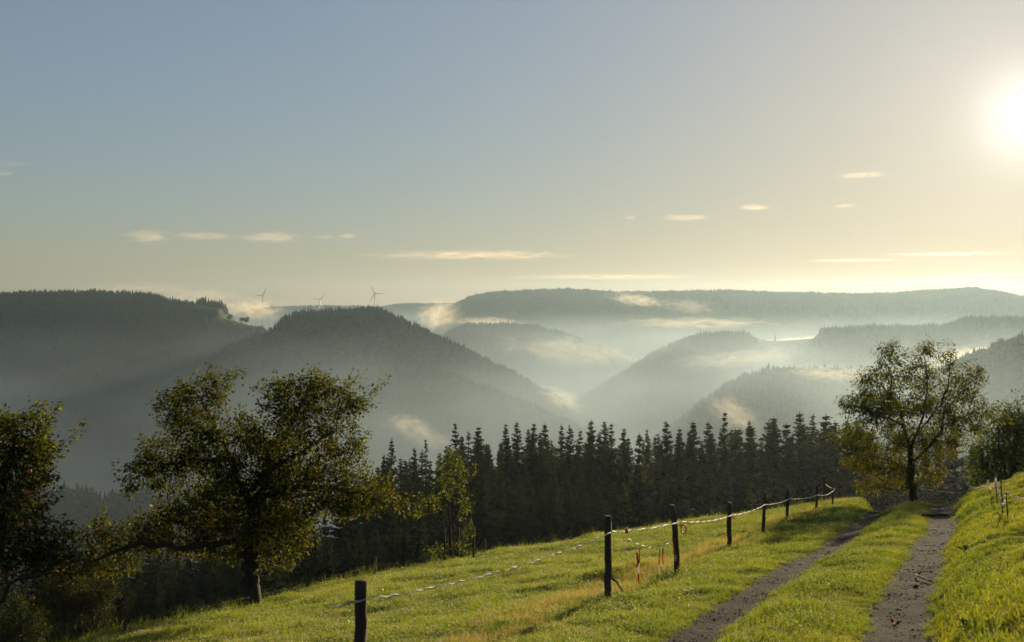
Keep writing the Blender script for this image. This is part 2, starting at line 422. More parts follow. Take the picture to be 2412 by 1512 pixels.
hillG = hill('hill', 'the low misty spur beyond the middle of the spruce wood', [(1560, 1020, 1900), (1640, 960, 1900), (1700, 912, 1880), (1760, 882, 1860), (1830, 866, 1850), (1920, 866, 1850), (2000, 872, 1850), (2100, 890, 1850), (2200, 925, 1850)],
     180, 480, 83, rnd=.3)
hillH = hill('hill', 'the hazy wooded hillside rising at the right edge', [(2130, 940, 1500), (2200, 885, 1500), (2240, 862, 1490), (2260, 850, 1480), (2300, 836, 1460), (2340, 816, 1440), (2390, 797, 1420), (2450, 778, 1400), (2560, 750, 1380)],
     220, 520, 97, rnd=.35)

hillI = hill('hill', 'the low wooded shoulder far below between the two apple trees', [(-420, 1150, 830), (-100, 1160, 830), (60, 1172, 830), (130, 1156, 830), (200, 1166, 820), (330, 1172, 810), (450, 1190, 800), (650, 1250, 800), (850, 1330, 790), (1000, 1400, 780)],
     130, 330, 113, H=17, rnd=.4, spacing=6.5, amp=6, back=60, Lb=250)
# ------------------------------------------------------------------ air
def vol_mat(name, dens, color=(.92, .94, .95), g=.45, node=None):
    N = NT(name); v = N.n('VolumePrincipled', Density=dens, Anisotropy=g)
    v.inputs['Color'].default_value = (*color, 1)
    if node: node(N, v)
    N.l(v, 'Volume', N.out, 'Volume'); return N.m
def vbox(name, lo, hi, mat):
    lo, hi = np.array(lo, float), np.array(hi, float); m = MB(); m.box((lo + hi) / 2, (hi - lo) / 2)
    return m.build(name, mat, smooth=False)
HAZE = 7.5e-5
haze = vbox('haze', (-6600, -400, -345), (6600, 9000, 150), vol_mat('haze_air', HAZE, (.30,.40,.47), g=.55))
tag(haze, 'thin morning haze in the air over the whole valley', kind='stuff')
def mist_nodes(N, v):
    ge = N.n('NewGeometry'); sx = N.n('SeparateXYZ'); N.l(ge, 'Position', sx, 0)
    mr = N.n('MapRange', _interpolation_type='SMOOTHSTEP'); N.l(sx, 'Z', mr, 'Value')
    for k, val in (('From Min', -20.0), ('From Max', -260.0), ('To Min', 0.0), ('To Max', MIST)): mr.inputs[k].default_value = val
    tc = N.n('Mapping'); tc.inputs['Scale'].default_value = (1 / 420, 1 / 420, 1 / 150); N.l(ge, 'Position', tc, 'Vector')
    nz = N.n('TexNoise', Scale=1.0, Detail=3.0, Roughness=.55); N.l(tc, 'Vector', nz, 'Vector')
    b = N.n('MapRange', _interpolation_type='SMOOTHSTEP'); N.l(nz, 'Fac', b, 'Value')      # the mist lies in banks
    for k, val in (('From Min', .38), ('From Max', .66), ('To Min', .30), ('To Max', 1.9)): b.inputs[k].default_value = val
    mu = N.n('Math', _operation='MULTIPLY'); N.l(mr, 'Result', mu, 0); N.l(b, 'Result', mu, 1); N.l(mu, 'Value', v, 'Density')
MIST = .0014
mm = vol_mat('valley_mist', 0.0, (.245,.31,.36), g=.6, node=mist_nodes)
mm.cycles.volume_step_rate = .05
mist = vbox('mist', (-4500, 260, -330), (4500, 6800, -20), mm)
tag(mist, 'pale morning mist lying in the valley, thicker towards the floor', kind='stuff')

lift_veil = vbox('mist', (-190, 60, -62), (150, 156, -8.5), vol_mat('wood_veil', 1.3e-4, (.40, .40, .40), g=.5))  # thin veil added to lift the dark tone of the wood behind the posts
tag(lift_veil, 'thin veil added in front of the spruce wood to lighten it', kind='stuff')
# ------------------------------------------------------------------ trees
BARK = mat_simple('bark', (.022, .017, .013), (.055, .043, .032), 14, .9, .8, .03, .2, (1, 1, .25))
LEAF = mat_leaf('leaves', .55, .6, .12, (2.1, 1.75, .5))
NEEDLE = mat_leaf('spruce_needles', .25, .8, .04, (1.2, 1.1, .6))

def colonise(limbs, att, step, infl, kill, iters=160, sag=0.0, seed=0):
    """grow limbs (polylines) into a cloud of attraction points; returns nodes, parents"""
    N = [limbs[0][0]]; par = [-1]
    def nearest(p): return int(np.argmin(np.sum((np.array(N) - p) ** 2, 1)))
    for li, L in enumerate(limbs):
        L = np.asarray(L, float); cur = nearest(L[0])
        pts = [N[cur]] + [q for q in (L[1:] if li == 0 or np.linalg.norm(L[0] - N[cur]) < .05 else L)]
        for a, b in zip(pts[:-1], pts[1:]):
            a, b = np.asarray(a, float), np.asarray(b, float); k = max(1, int(np.linalg.norm(b - a) / step))
            for j in range(1, k + 1):
                w = a + (b - a) * j / k; N.append(w); par.append(cur); cur = len(N) - 1
    att = np.asarray(att, float); r = np.random.default_rng(seed)
    bd = np.full(len(att), 1e9); bi = np.zeros(len(att), int)
    def upd(i0):
        nonlocal bd, bi
        A = np.array(N[i0:])
        d = np.sqrt(((att[:, None] - A[None]) ** 2).sum(-1)); k = d.argmin(1); m = d[np.arange(len(att)), k]
        w = m < bd; bd = np.where(w, m, bd); bi = np.where(w, k + i0, bi)
    upd(0)
    alive = bd > kill
    att, bd, bi = att[alive], bd[alive], bi[alive]
    for it in range(iters):
        use = bd < infl
        if not use.any(): break
        i0 = len(N); dirs = {}
        dv = att[use] - np.array(N)[bi[use]]; dv /= np.linalg.norm(dv, axis=1)[:, None] + 1e-9
        ids = bi[use]; un, inv = np.unique(ids, return_inverse=True)
        S = np.zeros((len(un), 3)); np.add.at(S, inv, dv)
        S /= np.linalg.norm(S, axis=1)[:, None] + 1e-9
        S += r.normal(0, .22, S.shape); S[:, 2] -= sag; S /= np.linalg.norm(S, axis=1)[:, None] + 1e-9
        for u, s in zip(un, S): N.append(N[u] + s * step); par.append(int(u))
        upd(i0); alive = bd > kill
        att, bd, bi = att[alive], bd[alive], bi[alive]
        if not len(att): break
    return np.array(N), np.array(par)

def branch_mesh(N, par, r_tip, r_base, mb, k_big=9, flare=0.0):
    n = len(N); A = np.full(n, 0.0); kids = [[] for _ in range(n)]
    for i, p in enumerate(par):
        if p >= 0: kids[p].append(i)
    nt = sum(1 for k in kids if not k); expo = min(2.6, max(1.5, math.log(nt) / math.log(r_base / r_tip)))
    for i in range(n - 1, -1, -1):
        a = r_tip ** expo if not kids[i] else sum(A[k] for k in kids[i])
        A[i] = a
    rad = A ** (1 / expo)
    rad = r_tip + (rad - r_tip) * (r_base - r_tip) / max(rad[0] - r_tip, 1e-6)
    order = [(0, None)]
    while order:
        s, frm = order.pop()
        ch = [s] if frm is None else [frm, s]
        c = s
        while kids[c]:
            ks = sorted(kids[c], key=lambda q: -rad[q]); 
            for q in ks[1:]: order.append((q, c))
            c = ks[0]; ch.append(c)
        if len(ch) < 2: continue
        P = N[ch].copy(); rr = rad[ch].copy()
        if frm is not None: rr[0] = min(rr[0], rr[1] * 1.25)
        if frm is None and flare:
            z = P[:, 2] - P[0, 2]; rr = rr * (1 + flare * np.exp(-z / .22))
        mb.tube(P, rr, k_big if rr[0] > .06 else (6 if rr[0] > .02 else 4), cap=False)
    return rad, kids

def leaf_mesh(name, pos, axis, size, cols, seed, aspect=.5, fold=.25, droop=.3, parent=None, mat=None):
    """a folded four-sided leaf at every position, pointing along axis"""
    r = np.random.default_rng(seed); n = len(pos)
    ax = axis + r.normal(0, .45, (n, 3)); ax[:, 2] -= droop; ax /= np.linalg.norm(ax, axis=1)[:, None]
    up = r.normal(0, .55, (n, 3)) + np.array([0, 0, 1.0]); s = np.cross(ax, up); s /= np.linalg.norm(s, axis=1)[:, None] + 1e-9
    nn = np.cross(s, ax); L = size[:, None]
    b = pos; m1 = pos + ax * L * .38 + s * L * aspect * .5 + nn * L * fold * .4; m2 = pos + ax * L * .38 - s * L * aspect * .5 + nn * L * fold * .4
    c = pos + ax * L * .45; t = pos + ax * L + nn * L * -.12
    V = np.stack([b, m1, c, m2, t], 1).reshape(-1, 3); i = np.arange(n)[:, None] * 5
    f = np.concatenate([i + np.array([[0, 2, 1]]), i + np.array([[0, 3, 2]]), i + np.array([[1, 2, 4]]), i + np.array([[2, 3, 4]])])
    C = np.repeat(np.concatenate([cols, np.ones((n, 1))], 1)[:, None], 5, 1).reshape(-1, 4)
    return obj(name, mesh_data(name, V, [f], [mat or LEAF], False, attrs={'col': ('FLOAT_COLOR', 'POINT', C)}), parent)

clump_r = .85
def blob_points(blobs, per, r, shell=.5):
    out = []
    for (x, y, z, rx, ry, rz) in blobs:
        k = int(per * (rx * ry * rz) ** .6) + 12
        d = r.normal(0, 1, (k, 3)); d /= np.linalg.norm(d, axis=1)[:, None]
        q = r.uniform(0, 1, k) ** (1 / 3 * (1 - shell) + .12)
        c = np.array([x, y, z]) + d * q[:, None] * np.array([rx, ry, rz])
        m = max(4, int(5 + 9 * (rx * ry * rz) ** .6))        # boughs: the points gather round a few centres
        cen = c[r.integers(0, k, m)]; w = r.integers(0, m, k); g = cen[w] + r.normal(0, .22, (k, 3)) * np.array([rx, ry, rz]) * r.uniform(.55, 1.1, m)[w][:, None] * clump_r
        out.append(np.where((r.random(k) < .75)[:, None], g, c))
    return np.vstack(out)

def leafy_tree(name, label, cat, base, px0, blobs, limbs, seed, step=.16, r_tip=.006, r_base=.2, per=260, nleaf=9, lsize=.075, cols=None, depth=.85,
               infl=1.4, kill=.22, droop=.3, aspect=.55, dy=None, thin=1.0, sag=.0, flare=.18, lim_r=.016, spread=.09, shoots=60, shoot_up=.6, gnarl=.14):
    """base: world foot. px0: (column, row) of that foot in the measuring scale; blobs (column,row,rx,rz[,dy]) and limbs [(column,row,dy)...] there too"""
    x0, y0, z0 = base; s = Q * y0 / F; r = np.random.default_rng(seed)
    root = empty(name, base); tag(root, label, cat)
    B = []
    for b in blobs:
        cx, cz, rx, rz = b[:4]; yy = b[4] if len(b) > 4 else r.uniform(-.25, .25) * rx * s
        B.append(((cx - px0[0]) * s, yy, (px0[1] - cz) * s, rx * s, max(rx, rz) * s * depth, rz * s))
    LB = [[((p[0] - px0[0]) * s, p[2] if len(p) > 2 else 0.0, (px0[1] - p[1]) * s) for p in L] for L in limbs]
    att = blob_points(B, per, r)
    N, par = colonise(LB, att, step, infl, kill, seed=seed, sag=sag)
    # long shoots that stand out of the crown
    tips = np.setdiff1d(np.arange(len(N)), par); tips = tips[N[tips, 2] > np.quantile(N[:, 2], .45)]
    extra, ep = [], []
    for i in tips[r.integers(0, len(tips), shoots)]:
        d = N[i] - N[par[i]]; d = d / (np.linalg.norm(d) + 1e-9) + np.array([0, 0, shoot_up]) + r.normal(0, .35, 3); d /= np.linalg.norm(d); q = N[i]; pa = i
        for k in range(int(r.integers(2, 5))):
            d = d + r.normal(0, .15, 3); d /= np.linalg.norm(d); q = q + d * step; extra.append(q); ep.append(pa); pa = len(N) + len(extra) - 1
    if extra: N = np.vstack([N, extra]); par = np.concatenate([par, ep])
    # make the limbs gnarled
    j = r.normal(0, step * .10, N.shape); j += np.stack([fbm(N[:, 2] * 1.7 + a, N[:, 0] * 1.7 + N[:, 1] * 1.1, 30 + a, 2) for a in range(3)], -1) * gnarl; j *= sstep(0, 2.2, N[:, 2])[:, None]; N = N + j
    mb = MB(); rad, kids = branch_mesh(N, par, r_tip, r_base, mb, flare=flare)
    mb.build('trunk', BARK, root)
    # leaves sit on the thin wood
    print(name, 'nodes', len(N), 'att', len(att))
    tw = np.where((rad < lim_r) & (par >= 0))[0]
    tw = tw[r.random(len(tw)) < thin]
    P, A = [], []
    for i in tw:
        a = N[i] - N[par[i]]; a /= np.linalg.norm(a) + 1e-9
        k = r.poisson(nleaf * (1.5 if not kids[i] else 1.0))
        f = r.uniform(-.6, 1.0, (k, 1)); q = N[i] + a * step * f + r.normal(0, spread, (k, 3))
        P.append(q); A.append(np.repeat((a * .8)[None], k, 0) + (q - N[i]) * 5)
    P = np.vstack(P); A = np.vstack(A)
    C = cols(P, r)
    leaf_mesh('crown', P, A, lsize * r.uniform(.6, 1.25, len(P)), C, seed + 1, aspect=aspect, droop=droop, parent=root)
    return root, P, N, rad

def mixcol(base, var, r, n): return np.clip(np.array(base) * np.exp(r.normal(0, var, (n, 1))) * np.exp(r.normal(0, .10, (n, 3))), .002, .9)
def apple_cols(hmin, reds=.03):
    def f(P, r):
        n = len(P); c = mixcol((.038, .048, .009), .45, r, n)
        cl = vnoise(P[:, 0] * 1.6 + P[:, 1], P[:, 2] * 1.6 - P[:, 1] * .7, 4) + r.normal(0, .12, n)
        yel = cl + .35 * (1 - sstep(hmin, hmin + 1.6, P[:, 2])) > .55
        c[yel] = mixcol((.12, .10, .016), .3, r, int(yel.sum()))
        rd = (r.random(n) < reds) & (cl < -.1); c[rd] = mixcol((.10, .035, .012), .3, r, int(rd.sum()))
        return c
    return f
def cherry_cols(P, r):
    n = len(P); c = mixcol((.047, .061, .013), .35, r, n)
    w = 1 - sstep(1.8, 6.0, P[:, 2] + .8 * vnoise(P[:, 0] * 1.1, P[:, 2] * 1.1, 8))
    o = r.random(n) < w * .30; c[o] = mixcol((.058, .046, .013), .35, r, int(o.sum()))
    e = r.random(n) < w * .04; c[e] = mixcol((.16, .045, .014), .3, r, int(e.sum()))
    return c
def green_cols(base):
    return lambda P, r: mixcol(base, .35, r, len(P))

# the apple tree at the rim of the meadow
bx, by, bz = at(595, 22.3)
leafy_tree('apple_tree', 'spreading old apple tree leaning at the rim of the meadow, crown of dense green leaves', 'tree', (bx, by, bz - .05), (595, 1432),
    [(715, 955, 118, 80), (800, 1035, 62, 70), (640, 905, 45, 38), (755, 912, 50, 35), (452, 950, 88, 66), (500, 900, 45, 30), (392, 1080, 100, 62), (350, 1100, 62, 45),
     (585, 1090, 125, 105), (480, 1040, 60, 50), (570, 1200, 150, 75), (700, 1150, 110, 70), (830, 1140, 105, 42), (890, 1165, 48, 30), (780, 1110, 70, 50), (300, 1262, 92, 36), (245, 1255, 62, 32), (270, 1305, 70, 42), (420, 1225, 95, 45),
     (690, 1240, 48, 52), (500, 1262, 70, 40), (660, 1290, 42, 32), (240, 1225, 22, 34), (552, 866, 12, 12), (535, 882, 18, 16), (515, 905, 26, 20), (560, 1290, 40, 26), (620, 1265, 55, 36), (440, 1280, 50, 26), (740, 890, 14, 14), (795, 915, 16, 14)],
    [[(595, 1432), (590, 1360, .02), (583, 1290, 0), (588, 1240, 0), (600, 1180, .1), (625, 1100, .5), (660, 1020, .7), (700, 940, .7)],
     [(586, 1262, 0), (540, 1258, -.3), (470, 1256, -.7), (400, 1250, -.9), (350, 1245, -1.0), (300, 1262, -1.0), (250, 1290, -1.0)],
     [(595, 1205, .1), (560, 1130, .3), (520, 1060, .5), (490, 1000, .5), (465, 945, .4)],
     [(605, 1165, .1), (690, 1140, .4), (770, 1140, .3), (860, 1140, -.2), (920, 1165, -.3)],
     [(590, 1220, 0), (600, 1150, 1.2), (600, 1080, 1.8)], [(620, 1110, .5), (700, 1060, .5), (780, 1010, .3)], [(590, 1230, 0), (560, 1180, -1.1), (500, 1120, -1.7)],
     [(530, 1080, .4), (440, 1080, .2), (370, 1085, .1)]],
    101, step=.11, r_base=.185, r_tip=.003, per=1250, nleaf=13.5, lsize=.08, cols=apple_cols(1.4), infl=2.2, kill=.135, lim_r=.009, spread=.06, depth=.75)
# the tree cut by the left edge
bx, by = (-95 * Q - 512) / F * 17.5, 17.5
lb = gz1(bx, by)
prow = (HZ - lb / by * F) / Q
_, PL, _, _ = leafy_tree('apple_tree', 'dark apple tree cut by the left edge of the view, with a few ripe apples', 'tree', (bx, by, lb - .05), (-95, prow),
    [(40, 1000, 72, 42), (85, 1025, 42, 30), (20, 1080, 98, 70), (60, 1120, 62, 50), (45, 1180, 80, 65), (90, 1270, 85, 48), (150, 1295, 58, 42), (195, 1310, 30, 36), (30, 1290, 80, 50), (-60, 1130, 110, 150), (-40, 1250, 90, 80), (155, 1235, 16, 26), (100, 1235, 30, 30)],
    [[(-95, prow), (-85, prow - 90, 0), (-60, 1440, 0), (-45, 1380, .2), (-30, 1260, .2), (0, 1130, .2), (30, 1020, .1)],
     [(-62, 1445, 0), (-20, 1408, -.5), (20, 1388, -.7), (60, 1383, -.8), (78, 1345, -.9), (100, 1320, -.9), (150, 1308, -1.0), (205, 1300, -1.0)],
     [(150, 1310, -1.0), (142, 1345, -1.0), (140, 1392, -1.0)], [(-30, 1270, .2), (30, 1200, -.6), (80, 1150, -.8)], [(60, 1383, -.8), (50, 1330, -.9), (40, 1280, -.9)]],
    202, step=.10, r_base=.16, r_tip=.003, per=1000, nleaf=12, lsize=.082, cols=apple_cols(.6), infl=2.2, kill=.125, lim_r=.009, spread=.06, depth=.8)
# ripe apples in it, parts of that tree
AP = mat_simple('apple_red', (.30, .05, .02), (.42, .16, .04), 9, .35, spec=.5)
def apple_mesh():
    m = MB(); a = np.linspace(0, math.pi, 9)
    prof = [(.036 * math.sin(t) ** .8 * (1 + .10 * math.cos(t)), .034 * math.cos(t) - (.010 * math.exp(-(t / .35) ** 2)) + .006 * math.exp(-((math.pi - t) / .3) ** 2)) for t in a]
    k = 10; V = np.array([[rr * math.cos(j / k * 2 * math.pi), rr * math.sin(j / k * 2 * math.pi), z] for rr, z in prof for j in range(k)])
    i = np.arange(8)[:, None] * k; j = np.arange(k)[None]
    m.add(V, np.stack([i + j, i + (j + 1) % k, i + k + (j + 1) % k, i + k + j], -1).reshape(-1, 4)); m.tube([(0, 0, .02), (.003, .002, .055)], .0025, 4); return m
ltree = [o for o in COL.objects if o.name.startswith('apple_tree.')][0]
am = None
sel = PL[(PL[:, 1] < -.4) & (PL[:, 0] > 1.0)]
for q in sel[rng.integers(0, len(sel), 16)]:
    if am is None: o = apple_mesh().build('apple', AP, ltree); am = o.data
    else: o = obj('apple', am, ltree)
    o.location = (q[0], q[1] - .05, q[2] - .06); o.scale = (1.15,) * 3
# the cherry beyond the crest of the track
bx, by, bz = at(2147, 43)
prow = (HZ - bz / by * F) / Q
leafy_tree('cherry_tree', 'tall open cherry tree beyond the crest of the track, lower leaves turning orange', 'tree', (bx, by, bz - .05), (2147, prow),
    [(2085, 830, 28, 26), (2095, 880, 42, 42), (2125, 850, 26, 30), (2180, 830, 22, 34), (2172, 890, 44, 48), (2225, 850, 28, 30), (2240, 900, 50, 40), (2135, 940, 110, 48), (2280, 905, 42, 30), (2300, 880, 26, 16), (2045, 890, 28, 26), (2025, 940, 42, 26),
     (2275, 950, 52, 36), (2055, 965, 66, 32), (2235, 1000, 80, 40), (2080, 1025, 100, 40), (2010, 1030, 42, 36), (2000, 945, 26, 12), (2070, 1085, 70, 26), (2185, 1105, 40, 30), (2010, 1075, 36, 16), (2120, 1130, 60, 18), (2050, 1140, 42, 13), (2190, 1060, 70, 36), (2300, 960, 30, 18)],
    [[(2147, prow), (2148, 1150, 0), (2147, 1090, 0), (2146, 1050, 0), (2130, 1000, .1), (2108, 930, .3), (2095, 860, .3), (2078, 815, .3)],
     [(2146, 1060, 0), (2160, 1010, -.2), (2172, 940, -.3), (2178, 880, -.2), (2176, 806, -.2)], [(2150, 1085, 0), (2185, 1060, .4), (2225, 1020, .5), (2240, 960, .6), (2280, 910, .6), (2318, 868, .6)],
     [(2160, 1010, -.2), (2200, 950, -.5), (2222, 890, -.6), (2228, 832, -.6)], [(2130, 1000, .1), (2080, 985, -.4), (2030, 960, -.6), (1980, 945, -.7)],
     [(2146, 1060, 0), (2110, 1040, -.8), (2060, 1020, -1.2), (2010, 1020, -1.4)], [(2146, 1100, 0), (2100, 1085, .5), (2040, 1075, .8)], [(2147, 1110, 0), (2130, 1090, -.9), (2100, 1110, -1.4)], [(2240, 1000, .5), (2280, 980, .3), (2320, 955, .2)],
     [(2108, 930, .3), (2070, 900, .2), (2040, 880, .2)], [(2147, 1105, 0), (2170, 1095, -.7), (2195, 1100, -1.0)], [(2147, 1080, 0), (2150, 1030, 1.0), (2150, 960, 1.5)]],
    303, step=.16, r_base=.145, r_tip=.004, per=420, nleaf=13, lsize=.12, cols=cherry_cols, infl=3.0, kill=.21, lim_r=.011, spread=.09, droop=.75, aspect=.42, depth=.8, flare=.15, gnarl=.15)
# young fruit tree tied between stakes
bx, by, bz = at(1065, 31.4)
yroot, _, _, _ = leafy_tree('fruit_tree', 'slender young fruit tree with several stems at the rim of the meadow', 'tree', (bx, by, bz - .03), (1065, 1322),
    [(1055, 1085, 26, 34), (1085, 1110, 24, 44), (1060, 1135, 30, 40), (1095, 1165, 18, 36), (1000, 1170, 28, 24), (985, 1190, 26, 18), (1025, 1175, 18, 22), (1085, 1200, 20, 18), (1040, 1285, 36, 22), (1085, 1270, 26, 30), (1110, 1235, 12, 22), (1015, 1290, 18, 12), (1065, 1060, 14, 20)],
    [[(1065, 1322), (1062, 1280, 0), (1058, 1235, 0), (1056, 1200, 0), (1056, 1140, .05), (1058, 1070, .05)], [(1058, 1235, 0), (1030, 1215, -.1), (1005, 1185, -.2), (990, 1170, -.2)], [(1058, 1230, 0), (1080, 1190, .1), (1088, 1130, .1), (1090, 1090, .1)],
     [(1064, 1310, 0), (1080, 1280, -.2), (1112, 1225, -.3)], [(1064, 1310, 0), (1040, 1295, .1), (1010, 1285, .2)]],
    404, step=.09, r_base=.05, r_tip=.003, per=520, nleaf=5, lsize=.08, cols=green_cols((.062, .084, .015)), infl=1.6, kill=.13, lim_r=.008, spread=.04, depth=.8, flare=.1, shoots=14, gnarl=.06)
STAKE = mat_simple('stake_wood', (.035, .027, .020), (.085, .066, .048), 12, .9, .6, .01, .2, (1, 1, .12))
for (dx, dy, h, lean) in ((-.20, -.05, 1.25, -.05), (.16, .08, 1.05, .03), (.62, .25, 1.0, .0)):
    zz = gz1(bx + dx, by + dy); m = MB(); m.tube([(0, 0, -.25), (lean * .5, 0, h * .5), (lean, 0, h)], [.035, .034, .031], 8)
    k = m.build('tree_stake', STAKE, loc=(bx + dx, by + dy, zz))
    tag(k, {-.20: 'leaning wooden stake on the left of the young fruit tree stems', .16: 'upright wooden stake close on the right of the young fruit tree stems', .62: 'short wooden stake standing clear to the right of the young fruit tree'}[dx], 'stake', 'stakes round the young tree')
# dark leafy tree behind the bank at the right edge
bx, by = (2375 * Q - 512) / F * 52, 52
bz = gz1(bx, by); prow = (HZ - bz / by * F) / Q
leafy_tree('maple_tree', 'dark dense leafy tree behind the bank, cut by the right edge', 'tree', (bx, by, bz - .05), (2375, prow),
    [(2390, 1000, 45, 40), (2340, 1010, 26, 36), (2420, 1010, 60, 55), (2345, 1060, 44, 42), (2400, 1080, 70, 50), (2325, 1095, 34, 34), (2430, 1090, 70, 60), (2350, 1130, 60, 36), (2325, 1135, 30, 26), (2420, 1150, 60, 40)],
    [[(2375, prow), (2376, 1180, 0), (2380, 1120, 0), (2390, 1050, 0), (2400, 990, 0)], [(2378, 1150, 0), (2350, 1090, -.4), (2338, 1020, -.5), (2335, 985, -.5)], [(2380, 1120, 0), (2420, 1060, .3), (2440, 1010, .3)], [(2378, 1160, 0), (2340, 1130, -.6), (2315, 1100, -.8)]],
    505, step=.19, r_base=.2, r_tip=.005, per=420, nleaf=13, lsize=.15, cols=green_cols((.034, .052, .015)), infl=3.5, kill=.24, lim_r=.016, spread=.14, droop=.5, depth=.9)

# ------------------------------------------------------------------ the spruce wood behind the meadow
def spruce_parts(seed, H=22.0, whorls=30, spread=.155, bare=.10, tipcol=(.05, .058, .022), col=(.024, .038, .016), dens=1.0):
    r = np.random.default_rng(seed)
    tb = MB(); wob = r.normal(0, .05, (6, 2)).cumsum(0)
    P = np.array([(wob[i, 0] if i else 0, wob[i, 1] if i else 0, H * i / 5) for i in range(6)]); tb.tube(P, np.linspace(.24, .012, 6) * H / 22, 7)
    tr = tb.build('trunk', BARK); V, T, C = [], [], []; n = 0
    def tri(a, b, c, cc):
        nonlocal n
        V.extend((a, b, c)); T.append((n, n + 1, n + 2)); C.extend((cc, cc, cc)); n += 3
    zs = H * (bare + (1 - bare) * (np.arange(whorls) / whorls) ** .95)
    for wi, z0 in enumerate(zs):
        nb = int(r.integers(6, 9)); a0 = r.uniform(0, 6.28)
        for b in range(nb):
            if r.random() > dens: continue
            z = min(z0 + r.uniform(-.5, .5) * H / whorls * 1.3, H - .25); f = np.clip((z / H - bare) / (1 - bare), 0, 1)
            L0 = H * spread * min(1.0, 1.3 * (1 - f) ** 1.1) * (1 if f > .12 else .75 + 2 * f) + .10
            cx, cyy = np.interp(z, P[:, 2], P[:, 0]), np.interp(z, P[:, 2], P[:, 1])
            an = a0 + b / nb * 6.283 + r.normal(0, .25); L = L0 * r.uniform(.6, 1.2)
            d = np.array([math.cos(an), math.sin(an), 0]); sd = np.array([-d[1], d[0], 0])
            up0 = .62 * f - .30 + r.normal(0, .10)      # upper boughs rise, lower ones hang
            ns = max(3, int(L / .24))
            for k in range(ns):
                s = (k + .35) / ns; zz = z + L * (up0 * s - .34 * (1 - f) * s * s + .20 * s ** 3)
                q = np.array([cx, cyy, 0]) + d * L * s; q[2] = zz
                w = L * .34 * (1 - s) ** .6 * (1 if s > .2 else .55) + .12
                cc = np.array(col) * math.exp(r.normal(0, .25)); e = s ** 2
                cc = cc * (1 - .7 * e) + np.array(tipcol) * .7 * e; cc = (*cc, 1)
                bw = .10 + .045 * L0 / 3
                for sg in (-1, 1):
                    fw = d * (.4 + .5 * r.random()) + sd * sg * (.75 + .4 * r.random()); fw /= np.linalg.norm(fw)
                    tip = q + fw * w * r.uniform(.7, 1.25); tip[2] -= w * r.uniform(.1, .85) * (1.25 - f)
                    n0 = np.array([0, 0, bw * r.uniform(-.7, .7)])
                    tri(q - d * bw - n0, q + d * bw + n0, tip, cc)
                for hh in range(2):      # hanging twigs
                    h = (.22 + .62 * (1 - f) * r.random()) * min(1, L / 1.3 + .2); o = sd * r.normal(0, .10 + .2 * w)
                    g = d * math.cos(hh * 1.2 + r.normal(0, .5)) + sd * math.sin(hh * 1.2 + r.normal(0, .5))
                    tri(q + o - g * bw * 1.3, q + o + g * bw * 1.3, q + o + sd * r.normal(0, .07) + d * r.normal(0, .06) - np.array([0, 0, h]), cc)
            e0 = np.array([cx, cyy, z]); tipp = np.array([cx, cyy, 0]) + d * L * 1.04; tipp[2] = z + L * (up0 - .34 * (1 - f) + .22)
            tri(q + sd * .07, q - sd * .07, tipp, (*tipcol, 1))
            tri(e0 + sd * .03, e0 - sd * .03, q, (*BARKC, 1))
    # leader
    for k in range(6):
        z = H * (1 - .055 * k / 6); L = .05 + .05 * k
        for b in range(4):
            an = b * 1.57 + k; d = np.array([math.cos(an), math.sin(an), .5]) * L
            c0 = np.array([P[-1, 0], P[-1, 1], z - .06]); tri(c0 - np.array([0, 0, .05]), c0 + np.array([0, 0, .05]), c0 + d, (*tipcol, 1))
    me = mesh_data('crown', np.array(V), [np.array(T)], [NEEDLE], attrs={'col': ('FLOAT_COLOR', 'POINT', np.array(C))})
    COL.objects.unlink(tr)
    return tr.data, me
BARKC = (.03, .024, .018)
SPR = [spruce_parts(900 + i, 22, 38 + 3 * (i % 3), (.21, .185, .23, .17, .20, .235, .25, .19, .215, .165)[i], dens=(1, 1, .9, 1, .82, 1, .95, .78, 1, .88)[i]) for i in range(10)]
SPR_OPEN = [spruce_parts(950 + i, 22, 30, .13, dens=.75) for i in range(2)]
SPR_PALE = spruce_parts(990, 22, 44, .23, bare=.04, tipcol=(.16, .15, .060), col=(.040, .055, .022))
def spruce(px, row, Y, kind, label, group=None, hmul=None, rz=None):
    """a spruce whose tip shows at (px,row), standing Y metres off"""
    x = (px * Q - 512) / F * Y; zt = -(row * Q - HZ) / F * Y; g = gz1(x, Y)
    H = max(zt - g, 5.0); s = H / 22
    o = empty('spruce_tree', (x, Y, g - .1), rng.uniform(0, 6.28) if rz is None else rz); s2 = max(s, .8) if H < 17 else s
    q = rng.uniform(.8, 1.25); o.scale = (s2 * q, s2 * q * rng.uniform(.9, 1.1), s); o.rotation_euler[0] = rng.normal(0, .014); o.rotation_euler[1] = rng.normal(0, .014)
    tag(o, label, 'tree', group or 'spruces of the wood behind the meadow')
    obj('trunk', kind[0], o); obj('crown', kind[1], o)
    return o
